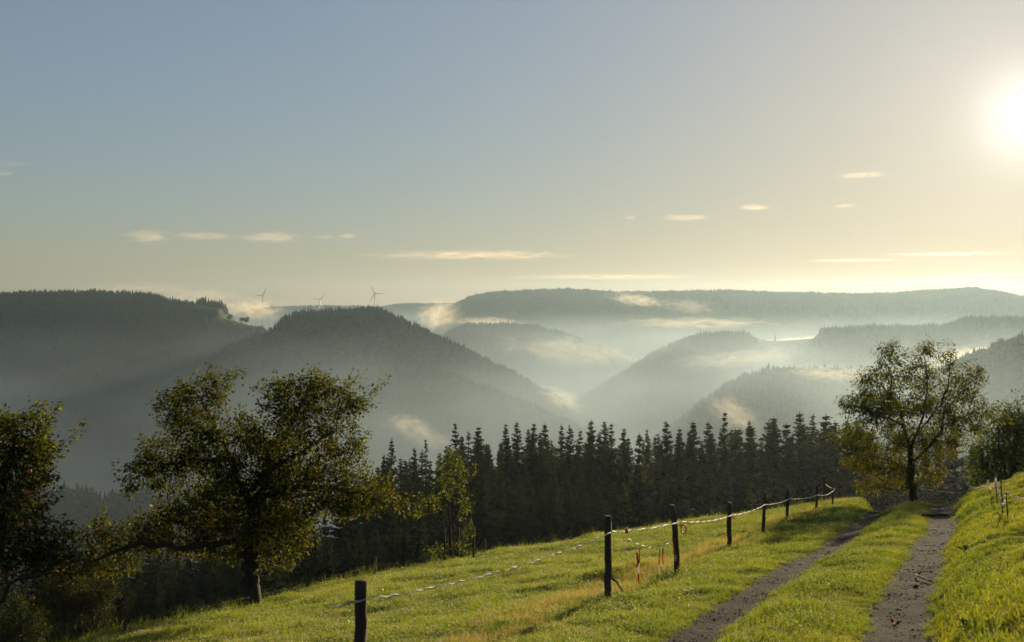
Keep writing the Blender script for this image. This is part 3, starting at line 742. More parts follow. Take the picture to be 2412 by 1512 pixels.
front = [(890, 1062, 120), (925, 1022, 122), (958, 1075, 118), (980, 1045, 128), (1003, 1028, 132), (1030, 1060, 126), (1073, 988, 130), (1103, 1008, 138), (1128, 998, 136), (1160, 1040, 130), (1190, 990, 138), (1220, 985, 140), (1247, 990, 142), (1270, 1010, 137), (1290, 988, 140), (1318, 993, 144),
    (1345, 992, 140), (1365, 1005, 143), (1386, 982, 142), (1412, 1008, 138), (1430, 986, 142), (1448, 990, 146), (1470, 1002, 145), (1500, 1012, 112), (1538, 1003, 150), (1560, 1015, 146), (1583, 984, 142), (1605, 1002, 148), (1625, 983, 145), (1641, 990, 150), (1672, 986, 146), (1690, 1000, 150), (1712, 962, 144), (1735, 1000, 152),
    (1756, 980, 148), (1786, 985, 152), (1812, 978, 150), (1833, 974, 152), (1852, 988, 150), (1880, 962, 148), (1898, 968, 152), (1922, 990, 150), (1944, 968, 150), (1962, 985, 155), (1992, 975, 152), (2020, 985, 154), (2260, 985, 128), (2222, 1030, 140), (2290, 1040, 135)]
named = {890: 'outermost spruce of the wood, partly behind the right tips of the apple tree', 925: 'spruce with wide rounded top standing right of the apple tree crown', 980: 'low spruce left of the young fruit tree, first of a close pair', 1003: 'slim spruce left of the young fruit tree, second of a close pair',
    1073: 'tall dark spruce rising straight above the young fruit tree', 1103: 'thin-topped spruce just right of the tall one above the young fruit tree', 1128: 'narrow black-topped spruce, second right of the tall one above the young fruit tree', 1500: 'broad pale spruce standing in front of the wood with sunlit right boughs',
    1538: 'thin pole-like spruce tip just right of the broad pale spruce', 1583: 'bushy spruce straight above the leaning post with the gate handle', 1712: 'tallest spruce of the middle wood, above the plain fence post after the gate handle', 1756: 'broad cone-shaped spruce right of the tallest one in the middle of the wood', 1880: 'tall wide spruce above the gap between the far fence posts', 1944: 'pointed spruce at the edge of the cherry tree crown',
    2260: 'lone hazy spruce between the cherry tree and the right leafy tree', 2020: 'spruce tip seen through the left leaves of the cherry tree', 1190: 'left spruce of the first tall close pair right of the young fruit tree', 1220: 'right spruce of the first tall close pair right of the young fruit tree', 1386: 'highest spruce above the bare meadow between the rope and the wood', 2290: 'spruce mostly hidden behind the right leafy tree', 2222: 'spruce seen through the right leaves of the cherry tree'}
REST = 'dark pointed spruce in the closed front row of the wood behind the meadow'
for i, (p, rw, Y) in enumerate(front):
    k = SPR_PALE if p == 1500 else (SPR_OPEN[i % 2] if p in (1103, 1538, 1641, 1898, 1003) else SPR[(i * 7 + i // 3) % 10])
    spruce(p, rw + 4, Y, k, named.get(p, REST))
r2 = np.random.default_rng(77)
for (p0, rw0, _), (p1, rw1, _) in zip(front[:-4], front[1:-3]):
    spruce((p0 + p1) / 2 + r2.uniform(-5, 5), (rw0 + rw1) / 2 + 20 + r2.uniform(-6, 26), 134 + r2.uniform(0, 22), SPR[r2.integers(0, 10)], 'shorter dark spruce filling a gap between the taller front spruces', 'shorter spruces between the front ones')
for p in np.arange(905, 2330, 27.0):          # second and third rows
    p = p + r2.uniform(-9, 9); top = np.interp(p, [880, 1000, 1080, 1400, 1700, 1900, 2050, 2330], [1085, 1065, 1030, 1025, 1010, 1000, 1005, 1045])
    spruce(p, top + r2.uniform(-8, 26), 158 + r2.uniform(0, 14), SPR[r2.integers(0, 10)], 'spruce in the rows behind the front spruces, little more than its tip showing', 'spruces standing in the rows behind')
for p in np.arange(1130, 1880, 24.0):          # lower ones at the front, filling the foot of the wood
    p = p + r2.uniform(-9, 9)
    spruce(p, 1075 + r2.uniform(0, 60), 108 + r2.uniform(0, 12), SPR[r2.integers(0, 10)], 'lower shaded spruce in front of the tall row, dark down to the meadow rim', 'lower spruces at the front of the wood')
for p in np.arange(1890, 2330, 19.0):
    p = p + r2.uniform(-8, 8)
    spruce(p, 1085 + r2.uniform(-10, 40), 150 + r2.uniform(0, 14), SPR[r2.integers(0, 10)], 'dark spruce low behind the crest of the track, seen through and beside the cherry tree', 'lower spruces behind the cherry tree')
# the wood goes on downhill to the left, behind the two apple trees
for i, p in enumerate(np.arange(-40, 905, 26.0)):
    p = p + r2.uniform(-9, 9); top = np.interp(p, [-60, 100, 250, 420, 620, 760, 880], [1330, 1300, 1275, 1262, 1225, 1170, 1095])
    spruce(p, top + r2.uniform(-14, 30), 104 + r2.uniform(0, 14), SPR[r2.integers(0, 10)], 'shaded spruce of the lower wood seen under and behind the apple trees', 'spruces of the lower wood')
for i, p in enumerate(np.arange(-40, 1100, 34.0)):
    p = p + r2.uniform(-9, 9); top = np.interp(p, [-60, 100, 250, 420, 620, 760, 1100], [1400, 1375, 1350, 1335, 1300, 1260, 1150])
    spruce(p, top + r2.uniform(-14, 30), 84 + r2.uniform(0, 10), SPR[r2.integers(0, 10)], 'shaded low spruce at the near edge of the lower wood, below the apple trees', 'near spruces of the lower wood')
# two leafy trees catching light below the left apple tree
for (px, row, Y, lab, c, sd) in ((150, 1340, 74, 'small yellowing leafy tree low behind the left apple tree', (.026, .028, .009), 611), (50, 1435, 66, 'green leafy bush at the bottom left below the apple tree', (.016, .024, .008), 622), (215, 1345, 76, 'dull green leafy tree low between the two apple trees', (.018, .022, .008), 633)):
    bx = (px * Q - 512) / F * Y; bz = gz1(bx, Y); pr = (HZ - bz / Y * F) / Q
    leafy_tree('leafy_tree', lab, 'tree', (bx, Y, bz - .05), (px, pr), [(px, row + 10, 26, 22), (px - 22, row + 38, 26, 22), (px + 24, row + 40, 26, 24), (px, row + 55, 40, 30), (px - 20, row + 85, 35, 30), (px + 15, row + 95, 40, 30)],
        [[(px, pr), (px, pr - 30, 0), (px + 3, row + 70, 0), (px, row + 20, 0)]], sd, step=.25, r_base=.14, r_tip=.006, per=260, nleaf=13, lsize=.17, cols=green_cols(c), infl=4, kill=.3, lim_r=.03, spread=.18, depth=1.0)

# single trees and groves on the far hills
def far_tree(px, row_foot, Y, H, proto, label, name='leafy_tree', group=None):
    x = (px * Q - 512) / F * Y; z = -(row_foot * Q - HZ) / F * Y
    o = empty(name, (x, Y, z - (.4 if proto < 2 else .27 * H)), rng.uniform(0, 6)); tag(o, label, 'tree', group)
    c = obj('crown', FAR[proto], o); c.scale = (H, H, H)
    m = MB(); m.tube([(0, 0, -3), (0, 0, H * .5)], [H * .018, H * .010], 6); m.build('trunk', BARK, o)
FAR = {}
for k, (p, mt, c) in enumerate(((CONI[0], NEEDLE, (.026, .036, .016)), (CONI[2], NEEDLE, (.026, .036, .016)), (ROUND[0], LEAF, (.032, .042, .016)), (ROUND[1], LEAF, (.032, .042, .016)), (ROUND[2], LEAF, (.032, .042, .016)))):
    me = p.data.copy(); me.name = 'crown'; me.materials.clear(); me.materials.append(mt)
    a = me.attributes.new('col', 'FLOAT_COLOR', 'POINT'); a.data.foreach_set('color', np.tile(np.array((*c, 1), np.float32), len(me.vertices))); FAR[k] = me
far_tree(1825, 803, 2790, 20, 0, 'lone conifer standing on the sunlit clearing of the far ridge', 'spruce_tree')
far_tree(1797, 803, 2795, 9, 2, 'low bush-like tree between the forest edge and the lone conifer')
for (p, h, lab) in ((1770, 17, 'leafy tree at the end of the far ridge forest, next to the clearing'), (1782, 14, 'smaller leafy tree at the left end of the sunlit clearing')): far_tree(p, 803, 2790, h, 3, lab)
for (p, rw, h, kd, lab) in ((1942, 796, 24, 4, 'round leafy tree standing forward at the right end of the sunlit clearing'), (588, 783, 26, 2, 'left tree of the round grove on the left hill shoulder'), (612, 785, 28, 3, 'middle tree of the round grove on the left hill shoulder'), (634, 787, 24, 4, 'right tree of the round grove on the left hill shoulder'),
    (655, 797, 25, 2, 'round tree right of the misty gap at the foot of the steep hill'), (678, 795, 28, 3, 'higher round tree of the pair right of the misty gap'), (570, 758, 16, 3, 'small leafy tree on the shoulder meadow near the grove'), (580, 757, 18, 2, 'thin leafy tree at the top of the shoulder meadow'), (540, 752, 18, 4, 'pale leafy tree in the mist beside the end of the left forest')):
    far_tree(p, rw, 2780 if p > 1000 else (2080 if p > 645 else 2440), h, kd, lab)
# ------------------------------------------------------------------ gravel tracks
def mat_gravel():
    N = NT('gravel'); a = N.noise(22, 6, .7); b = N.noise(2.2, 4)
    tc = N.n('TexCoord'); vo = N.n('TexVoronoi', Scale=34.0); N.l(tc, 'Object', vo, 'Vector')
    r = N.ramp(vo, 'Color', [(0, (.020, .016, .014)), (.6, (.046, .037, .031)), (1, (.11, .090, .076))])
    r2 = N.ramp(b, 'Fac', [(.3, (.55, .52, .5)), (.7, (1, .97, .95))])
    mu = N.n('MixRGB', _blend_type='MULTIPLY', Fac=1.0); N.l(r, 'Color', mu, 'Color1'); N.l(r2, 'Color', mu, 'Color2')
    p = N.n('BsdfPrincipled', Roughness=1.0); p.inputs['Specular IOR Level'].default_value = .05; N.l(mu, 'Color', p, 'Base Color')
    b1 = N.bump(a, 'Fac', .9, .03); b2 = N.bump(vo, 'Distance', .7, .02); N.l(b1, 'Normal', b2, 'Normal'); N.l(b2, 'Normal', p, 'Normal')
    N.l(p, 'BSDF', N.out, 'Surface'); return N.m
GRAV = mat_gravel()
def tu(t, u): return t * DT[0] + u * DU[0], t * DT[1] + u * DU[1]
def half(t, sd): return .37 + .06 * vnoise(t * .9, np.zeros_like(t) + sd, 4) + .08 * vnoise(t * 4.0, np.zeros_like(t) + sd, 6) + .06 * vnoise(t * 11, np.zeros_like(t) + sd, 8)
for side, lab in ((-1, 'left wheel track of dark gravel running up to the crest'), (1, 'right wheel track of dark gravel beside the grassy bank')):
    t = np.arange(4, 43, .09); c = UC + track_wob(t) + side * 1.0
    a, b = c - half(t, 3 + side), c + half(t, 11 + side) * (1.12 if side > 0 else 1)
    K = 15; w = np.linspace(0, 1, K)
    U = a[:, None] * (1 - w) + b[:, None] * w; Tt = np.repeat(t[:, None], K, 1)
    x, y = tu(Tt.ravel(), U.ravel())
    z = gz(x, y) + .006 + .016 * fbm(x * 3.2, y * 3.2, 60, 4) * np.tile(np.sin(w * math.pi), len(t)) + .010
    z -= np.tile(np.where((w < .01) | (w > .99), .03, 0), len(t))
    i = (np.arange(len(t) - 1)[:, None] * K + np.arange(K - 1)[None]).ravel()
    o = obj('path', mesh_data('path', np.stack([x, y, z], -1), [np.stack([i, i + 1, i + K + 1, i + K], -1)], [GRAV], True)); tag(o, lab, kind='structure')
# loose stones
def proto_stone(sd):
    r = np.random.default_rng(sd); m = MB(); k = 6; V = []
    for j, (zz, rr) in enumerate(((-.5, .5), (0, 1.0), (.45, .72))):
        for q in range(k): V.append((math.cos(q * 6.283 / k + j) * rr * r.uniform(.75, 1.2), math.sin(q * 6.283 / k + j) * rr * r.uniform(.75, 1.2), zz * .75 + r.normal(0, .06)))
    V.append((0, 0, .55)); qd = [(j * k + q, j * k + (q + 1) % k, (j + 1) * k + (q + 1) % k, (j + 1) * k + q) for j in range(2) for q in range(k)]
    m.add(V, qd, [(2 * k + q, 2 * k + (q + 1) % k, 3 * k) for q in range(k)]); o = m.build('stone_kind', STONE, smooth=False); COL.objects.unlink(o); return o
def mat_inst(name, c0, c1, rough=.8, spec=.3):
    N = NT(name); a = N.n('Attribute', _attribute_name='tint', _attribute_type='INSTANCER'); r = N.ramp(a, 'Fac', [(0, c0), (1, c1)])
    p = N.n('BsdfPrincipled', Roughness=rough); p.inputs['Specular IOR Level'].default_value = spec; N.l(r, 'Color', p, 'Base Color'); N.l(p, 'BSDF', N.out, 'Surface'); return N.m
STONE = mat_inst('stone', (.036, .029, .025), (.15, .122, .103), .9, .1)
STONES = [proto_stone(i) for i in range(4)]
n = 15000; t = 5 + 36 * rng.random(n) ** 1.4; sd = np.where(rng.random(n) < .5, -1, 1); c = UC + track_wob(t) + sd * 1.0
u = c + rng.normal(0, .23, n); x, y = tu(t, u)
sz = np.clip(rng.lognormal(-4.75, .42, n), .004, .03)
gr = scatter('gravel', np.stack([x, y, gz(x, y) + .012 + sz * .1], -1), rng.uniform(0, 6.28, n), sz, rng.integers(0, 4, n), rng.random(n), STONES, tilt=rng.normal(0, .3, (n, 2)))
tag(gr, 'loose dark stones lying on the two wheel tracks', kind='stuff')

# ------------------------------------------------------------------ grass
GRASS = None
def mat_grass(name, lo, mid, hi, root, tr=.5, tip=.22):
    N = NT(name)
    a = N.n('Attribute', _attribute_name='tint', _attribute_type='INSTANCER'); r = N.ramp(a, 'Fac', [(0, lo), (.5, mid), (1, hi)])
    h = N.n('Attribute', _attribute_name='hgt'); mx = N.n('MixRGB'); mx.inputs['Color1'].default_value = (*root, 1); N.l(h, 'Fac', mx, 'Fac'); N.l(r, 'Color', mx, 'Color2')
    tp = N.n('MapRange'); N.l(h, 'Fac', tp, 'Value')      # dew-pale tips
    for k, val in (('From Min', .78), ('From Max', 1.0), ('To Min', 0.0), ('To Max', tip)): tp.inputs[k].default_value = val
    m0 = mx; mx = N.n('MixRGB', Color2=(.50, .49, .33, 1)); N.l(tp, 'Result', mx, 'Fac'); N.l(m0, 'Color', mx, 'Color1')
    p = N.n('BsdfPrincipled', Roughness=.5); p.inputs['Specular IOR Level'].default_value = .12; N.l(mx, 'Color', p, 'Base Color')
    mu = N.n('MixRGB', _blend_type='MULTIPLY', Fac=1.0, Color2=(1.6, 1.45, .45, 1)); N.l(mx, 'Color', mu, 'Color1')
    t = N.n('BsdfTranslucent'); N.l(mu, 'Color', t, 'Color'); ms = N.n('MixShader', Fac=tr); N.l(p, 'BSDF', ms, 1); N.l(t, 'BSDF', ms, 2); N.l(ms, 'Shader', N.out, 'Surface'); return N.m
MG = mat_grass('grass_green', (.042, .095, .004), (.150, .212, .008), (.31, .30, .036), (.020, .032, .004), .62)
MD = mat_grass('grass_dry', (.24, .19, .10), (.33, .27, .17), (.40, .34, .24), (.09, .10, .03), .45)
def mat_dew():
    N = NT('dew'); p = N.n('BsdfPrincipled', Roughness=.15); p.inputs['Base Color'].default_value = (.55, .53, .32, 1); p.inputs['Specular IOR Level'].default_value = .9
    t = N.n('BsdfTranslucent'); t.inputs['Color'].default_value = (.90, .84, .46, 1); ms = N.n('MixShader', Fac=.6); N.l(p, 'BSDF', ms, 1); N.l(t, 'BSDF', ms, 2); N.l(ms, 'Shader', N.out, 'Surface'); return N.m
DEW = mat_dew()
OCT = np.array([(1, 0, 0), (-1, 0, 0), (0, 1, 0), (0, -1, 0), (0, 0, 1), (0, 0, -1)], float)
OCF = [(0, 2, 4), (2, 1, 4), (1, 3, 4), (3, 0, 4), (2, 0, 5), (1, 2, 5), (3, 1, 5), (0, 3, 5)]
def proto_tuft(name, sd, blades, h0, h1, width, rad, mat, dew=0, lean=.35, dewr=.0068):
    r = np.random.default_rng(sd); V, T, Hh, MI = [], [], [], []; n = 0
    for b in range(blades):
        a = r.uniform(0, 6.28); q = rad * math.sqrt(r.random()); p = np.array([math.cos(a) * q, math.sin(a) * q, -.01]); h = r.uniform(h0, h1)
        la = r.uniform(0, 6.28); ld = np.array([math.cos(la), math.sin(la), 0]); ln = r.uniform(.05, lean) * 2
        wd = np.array([-ld[1], ld[0], 0]) * width * r.uniform(.7, 1.3) * .5; wd = wd + ld * r.normal(0, width * .25)
        m = p + np.array([0, 0, h * .55]) + ld * h * ln * .3; e = p + np.array([0, 0, h * r.uniform(.8, 1.0)]) + ld * h * ln
        V += [p - wd, p + wd, m - wd * .8, m + wd * .8, e]; Hh += [0, 0, .7, .7, 1]
        T += [(n, n + 1, n + 3), (n, n + 3, n + 2), (n + 2, n + 3, n + 4)]; MI += [0, 0, 0]; n += 5
        if b < dew:
            c = e - np.array([0, 0, .004]) if r.random() < .6 else m
            s = dewr * r.uniform(.6, 1.3); V += list(OCT * s + c); Hh += [1] * 6; T += [tuple(k + n for k in f) for f in OCF]; MI += [1] * 8; n += 6
    me = mesh_data(name, np.array(V), [np.array(T)], [mat, DEW], mi=MI, attrs={'hgt': ('FLOAT', 'POINT', Hh)}); return obj(name, me, link=False)
# collection children come out in name order: a_ short, b_ long, c_ dry
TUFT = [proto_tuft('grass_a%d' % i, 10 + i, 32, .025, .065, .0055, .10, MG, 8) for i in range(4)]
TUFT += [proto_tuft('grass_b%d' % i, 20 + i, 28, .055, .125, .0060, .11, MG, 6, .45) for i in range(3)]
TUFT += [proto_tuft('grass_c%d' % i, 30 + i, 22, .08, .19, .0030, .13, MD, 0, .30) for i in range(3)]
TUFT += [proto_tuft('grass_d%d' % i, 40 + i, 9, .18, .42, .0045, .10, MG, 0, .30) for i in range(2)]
def in_view(x, y, z, m=1.22):
    c = x / y * F + 512; rr = HZ - z / y * F
    return (y > 3) & (c > 512 - 512 * m) & (c < 512 + 512 * m) & (rr < 680)
POSTXY = [((px * Q - 512) / F * Y, Y) for px, Y in ((846, 9.5), (1432, 14.7), (1596, 18.1), (1717, 23.1), (1796, 27.5), (1854, 33), (1922, 38.5))]
NG = 680000
yy = np.sqrt(rng.random(NG)) ** .55 * 52 + 5.5   # more tufts per metre nearby
yy = 6.5 * (58 / 6.5) ** rng.random(NG)
xx = rng.uniform(-.64, .62, NG) * yy
gg = gz(xx, yy); tt = xx * DT[0] + yy * DT[1]; uu = xx * DU[0] + yy * DU[1]
ed = edge_dist(xx, yy)
v = np.abs(np.abs(uu - UC - track_wob(tt)) - 1.0); lim = np.where(uu - UC < 0, .34, .37)
onpath = v < lim + .10 * vnoise(tt * 3, uu * 3, 71) + .06 * rng.normal(0, 1, NG)
onpath &= tt < 43
stray = rng.random(NG) < .09 * sstep(-.2, .3, vnoise(tt * .8, uu * 2, 73))
keep = in_view(xx, yy, gg) & (~onpath | stray) & (ed < 3.0)
# density falls with distance, blades grow a little to keep cover closed
keep &= rng.random(NG) < np.clip(.25 + .75 * yy / 26, 0, 1)
xx, yy, gg, tt, uu, ed, onp = [q[keep] for q in (xx, yy, gg, tt, uu, ed, onpath)]; NG = len(xx)
patch = fbm(xx * .55, yy * .55, 81, 4); patch2 = fbm(xx * 2.2, yy * 2.2, 83, 3); clump = fbm(xx * 1.3, yy * 1.3, 87, 3)
fence_u = uu + 5.04
strip = np.exp(-((fence_u + .25 - .25 * vnoise(tt * .35, tt * 0, 5)) / .45) ** 2)
center = np.exp(-((uu - UC) / .65) ** 2)
bank = sstep(.0, 1.0, uu)
dry = rng.random(NG) < .34 * strip * sstep(-.35, .25, patch + .2) + .006 + .02 * bank * sstep(0, .4, patch2)
rim = (ed > -.7) & (rng.random(NG) < .010)
longg = rng.random(NG) < np.clip(.18 + .9 * clump, 0, 1) * (1 - .7 * bank)
pick = np.where(longg, 4 + rng.integers(0, 3, NG), rng.integers(0, 4, NG)); pick = np.where(dry, 7 + rng.integers(0, 3, NG), pick); dry &= ~rim
pick = np.where(rim, 10 + rng.integers(0, 2, NG), pick)
scl = np.clip(rng.normal(1, .2, NG), .5, 1.7) * (1 + .35 * clump) * (.92 + yy / 150); scl = np.where(onp, scl * .5, scl)
edgev = np.abs(np.abs(uu - UC - track_wob(tt)) - 1.0)
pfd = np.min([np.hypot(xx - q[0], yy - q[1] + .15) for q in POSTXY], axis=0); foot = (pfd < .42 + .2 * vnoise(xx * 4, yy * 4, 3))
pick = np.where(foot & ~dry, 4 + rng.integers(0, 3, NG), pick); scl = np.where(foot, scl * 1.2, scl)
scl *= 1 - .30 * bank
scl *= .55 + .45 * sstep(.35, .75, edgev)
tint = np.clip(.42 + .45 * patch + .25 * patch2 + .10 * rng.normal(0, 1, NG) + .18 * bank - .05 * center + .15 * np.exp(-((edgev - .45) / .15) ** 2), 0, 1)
hol = bank * sstep(-.12, -.42, fbm(uu * 1.7, tt * .6, 21, 3)); scl *= 1 - .5 * hol; tint = tint * (1 - .8 * hol) + .06 * bank  # shade of the bank hollows put into the grass tint
mead = sstep(-.1, -.5, fbm(xx * .45, yy * .45, 3)) * (1 - bank); tint *= 1 - .55 * mead; ruddy = np.exp(-((uu - UC - .55) / .3) ** 2) * sstep(-.1, .4, patch2); dry_like = rng.random(NG) < .25 * ruddy; pick = np.where(dry_like, 7 + rng.integers(0, 3, NG), pick); scl = np.where(dry_like, scl * .6, scl)  # mead: shade in the dips of the meadow painted into the tint
tint = np.where(foot, tint * .35, tint)  # tufts at the post feet tinted dark, standing in for shade there
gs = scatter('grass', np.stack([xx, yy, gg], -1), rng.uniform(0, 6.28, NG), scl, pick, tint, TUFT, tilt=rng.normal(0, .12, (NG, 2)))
tag(gs, 'dewy short meadow grass with dry straw along the fence', kind='stuff')
print('grass tufts', NG)

# ------------------------------------------------------------------ fence along the track
WOOD = mat_simple('post_wood', (.026, .019, .014), (.095, .068, .048), 10, .9, .9, .02, .25, (1, 1, .10))
PLAST = mat_simple('insulator', (.05, .03, .02), (.10, .06, .04), 6, .4)
ORNG = mat_simple('orange_plastic', (.45, .10, .03), (.60, .16, .05), 5, .4)
BLACKP = mat_simple('black_plastic', (.012, .012, .012), (.03, .03, .03), 5, .5)
def mat_tape():
    N = NT('fence_tape'); w = N.noise(40, 3); r = N.ramp(w, 'Fac', [(.35, (.55, .50, .42)), (.65, (.80, .76, .68))]); p = N.n('BsdfPrincipled', Roughness=.55); N.l(r, 'Color', p, 'Base Color')
    t = N.n('BsdfTranslucent'); N.l(r, 'Color', t, 'Color'); ms = N.n('MixShader', Fac=.55); N.l(p, 'BSDF', ms, 1); N.l(t, 'BSDF', ms, 2); N.l(ms, 'Shader', N.out, 'Surface'); return N.m
TAPE = mat_tape()
def post(P, top, r0, lean, sd, label, group, name='fence_post', mat=None, k=10, ins=None):
    """wooden post with rough sides and a worn top"""
    rr = np.random.default_rng(sd); x, y, z = P; m = MB(); h = top - z; nz = 12
    zs = np.linspace(-.35, h, nz); pts = np.stack([lean * (zs / h) + rr.normal(0, .006, nz), rr.normal(0, .006, nz), zs], -1)
    rad = r0 * (1.05 - .12 * np.linspace(0, 1, nz)) * rr.normal(1, .035, nz); pts = np.vstack([pts, pts[-1] + (0, 0, r0 * .16)]); rad = np.append(rad, rad[-1] * .78)
    m.tube(pts, rad, k)
    V = m.v[0]; V[:, :2] += rr.normal(0, r0 * .06, (len(V), 2))
    root = empty(name, (x, y, z)); tag(root, label, 'post', group); m.build('shaft', mat or WOOD, root)
    if ins:      # screw insulator: shank and ring
        for zi, mt in ins:
            q = MB(); c = np.array([lean * zi / h + r0 * .9, -.01, zi]); q.tube([c + (-.02, 0, 0), c + (.035, 0, 0)], .007, 6)
            an = np.linspace(0, 2 * math.pi, 15); q.tube(np.stack([c[0] + .055 + .022 * np.cos(an), np.full(15, c[1]), c[2] + .022 * np.sin(an)], -1), .006, 6, cap=False); q.build('insulator', mt, root)
    return root
PX = [(846, None, 9.5, 1368, .058, .02), (1432, 1400, 14.7, 1216, .052, 0), (1596, 1341, 18.1, 1190, .050, -.09), (1717, 1302, 23.1, 1184, .053, 0), (1796, 1258, 27.5, 1159, .042, .055), (1854, 1233, 33, 1151, .050, 0), (1922, 1215, 38.5, 1145, .045, .03), (1961, 1195, 43, 1133, .036, 0), (1941, 1180, 49, 1122, .040, -.02)]
PL_ = ['thick dark fence post nearest the camera, its foot below the view', 'rough dark fence post with a broken branch stub near its foot', 'leaning fence post with the orange gate handle hanging on it', 'straight dark fence post, next one uphill of the gate handle post', 'thin fence post leaning to the right, half way to the cherry tree', 'reddish straight fence post, third from the far end of the row', 'short fence post where the row nears the crest of the track', 'far thin fence post at the end of the white rope, with a red tip', 'farthest fence post, set back behind the end of the rope']
FP = []
for i, (px, rf, Y, rt, r0, ln) in enumerate(PX):
    x = (px * Q - 512) / F * Y; z = gz1(x, Y); top = -(rt * Q - HZ) / F * Y
    FP.append((x, Y, z, top, ln))
    post((x, Y, z), top, r0, ln, 300 + i, PL_[i], 'posts of the fence along the track', ins=[(top - z - .33 if i != 1 else top - z - .30, PLAST)] if 2 <= i < 7 else None)
# stub of a branch at the second post
m = MB(); x, y, z = FP[1][:3]; m.tube([(x + .05, y - .03, z + .42), (x + .12, y - .05, z + .36), (x + .20, y - .06, z + .22)], [.016, .013, .008], 6)
br = m.build('branch', WOOD); br.name = 'branch'; tag(br, 'dark broken branch leaning at the foot of the rough fence post', 'branch')
def rope(path, name, label, cat, r=.012, twist=9, mat=None, k=3, parent=None, seed=1, jit=.006):
    """twisted flat tape: a ribbon that turns about its own line"""
    P = np.asarray(path, float); seg = np.linalg.norm(np.diff(P, axis=0), axis=1); s = np.concatenate([[0], np.cumsum(seg)]); n = int(s[-1] / .035) + 2
    q = np.linspace(0, s[-1], n); C = np.stack([np.interp(q, s, P[:, i]) for i in range(3)], -1); rr = np.random.default_rng(seed)
    C[:, 2] += jit * np.sin(q * 31 + rr.uniform(0, 6)) + jit * 1.5 * vnoise(q * 3.1, q * 0, seed); C[:, 1] += jit * np.cos(q * 27)
    T = np.gradient(C, axis=0); T /= np.linalg.norm(T, axis=1)[:, None]; A = np.cross(T, [0, 0, 1.0]); A /= np.linalg.norm(A, axis=1)[:, None] + 1e-9; B = np.cross(T, A)
    ph = np.cumsum(np.full(n, .035 * twist)) + 1.5 * vnoise(q * 1.3, q * 0, seed + 4)
    W = (A * np.cos(ph)[:, None] + B * np.sin(ph)[:, None]) * r; Nn = (-A * np.sin(ph)[:, None] + B * np.cos(ph)[:, None]) * r * .28
    V = np.stack([C + W, C + Nn, C - W, C - Nn], 1).reshape(-1, 3); i = np.arange(n - 1)[:, None] * 4; j = np.arange(4)[None]
    f = np.stack([i + j, i + (j + 1) % 4, i + 4 + (j + 1) % 4, i + 4 + j], -1).reshape(-1, 4)
    o = obj(name, mesh_data(name, V, [f], [mat or TAPE], True), parent)
    if label: tag(o, label, cat)
    return o
def sagline(a, b, sag, n=14):
    w = np.linspace(0, 1, n)[:, None]; p = np.array(a) * (1 - w) + np.array(b) * w; p[:, 2] -= (sag * 4 * w * (1 - w))[:, 0]; return list(p)
def onpost(i, row): x, y, z, top, ln = FP[i]; return np.array([x + .05, y - .06, -(row * Q - HZ) / F * (y - .06)])
hg = [1413, 1252, 1228, 1213, 1188, 1174, 1165, 1153]
path = []
for i in range(7):
    path += sagline(onpost(i, hg[i]), onpost(i + 1, hg[i + 1]), (.10, .03, .06, .05, .05, .06, .10)[i])
a0 = onpost(0, hg[0]); path = [a0 + np.array([-.35, -.25, -.02])] + path
rope(path[:1] + path[1:15 + 14], 'fence_rope', 'white twisted fence rope from the nearest post past the rough post to the gate handle', 'rope', .011, 5, seed=5)
rope(path[28:], 'fence_rope', 'white electric fence rope strung uphill from the gate handle post to the far thin post', 'rope', .012, 5, seed=6)
rope(sagline(onpost(8, 1140), onpost(7, 1150), .05, 8), 'fence_rope', 'short white rope linking the two farthest fence posts', 'rope', .012, 9, seed=7)
# gate handle hanging on post three
def gate_handle():
    x, y, z, top, ln = FP[2]; c = np.array([x + .085, y - .09, -(1243 * Q - HZ) / F * y]); root = empty('gate_handle', tuple(c)); tag(root, 'worn orange ring-shaped gate handle hooked on the leaning fence post', 'handle')
    m = MB(); an = np.linspace(0, 2 * math.pi, 21); m.tube(np.stack([.045 * np.cos(an), 0 * an, .075 * np.sin(an)], -1), .013, 8, cap=False); m.build('grip', ORNG, root)
    m = MB(); m.tube([(0, 0, .07), (0, 0, .11), (-.03, 0, .135), (-.05, 0, .12)], .005, 6); m.build('hook', BLACKP, root)
gate_handle()
m = MB(); c = onpost(1, 1250) + np.array([.20, 0, 0]); m.box(c, (.022, .018, .03)); m.tube([c + (0, 0, .03), c + (0, 0, .05)], .012, 6)
tag(m.build('rope_clamp', ORNG, smooth=False), 'orange clamp on the rope beside the rough fence post', 'clamp')
# flutter tape between posts two and three
REDW = NT('barrier_tape'); tcx = REDW.n('TexCoord'); sp = REDW.n('SeparateXYZ'); REDW.l(tcx, 'Object', sp, 0)
mt = REDW.n('Math', _operation='MULTIPLY', i1=2.3); REDW.l(sp, 'Z', mt, 0); fr = REDW.n('Math', _operation='FRACT'); REDW.l(mt, 'Value', fr, 0); gt = REDW.n('Math', _operation='GREATER_THAN', i1=.36); REDW.l(fr, 'Value', gt, 0)
mxr = REDW.n('MixRGB', Color1=(.60, .55, .50, 1), Color2=(.50, .045, .04, 1)); REDW.l(gt, 'Value', mxr, 'Fac')
pr = REDW.n('BsdfPrincipled', Roughness=.35); REDW.l(mxr, 'Color', pr, 'Base Color'); trr = REDW.n('BsdfTranslucent'); REDW.l(mxr, 'Color', trr, 'Color'); msr = REDW.n('MixShader', Fac=.55); REDW.l(pr, 'BSDF', msr, 1); REDW.l(trr, 'BSDF', msr, 2); REDW.l(msr, 'Shader', REDW.out, 'Surface'); REDW = REDW.m
def pix(px, row, Y): return np.array([(px * Q - 512) / F * Y, Y, -(row * Q - HZ) / F * Y])
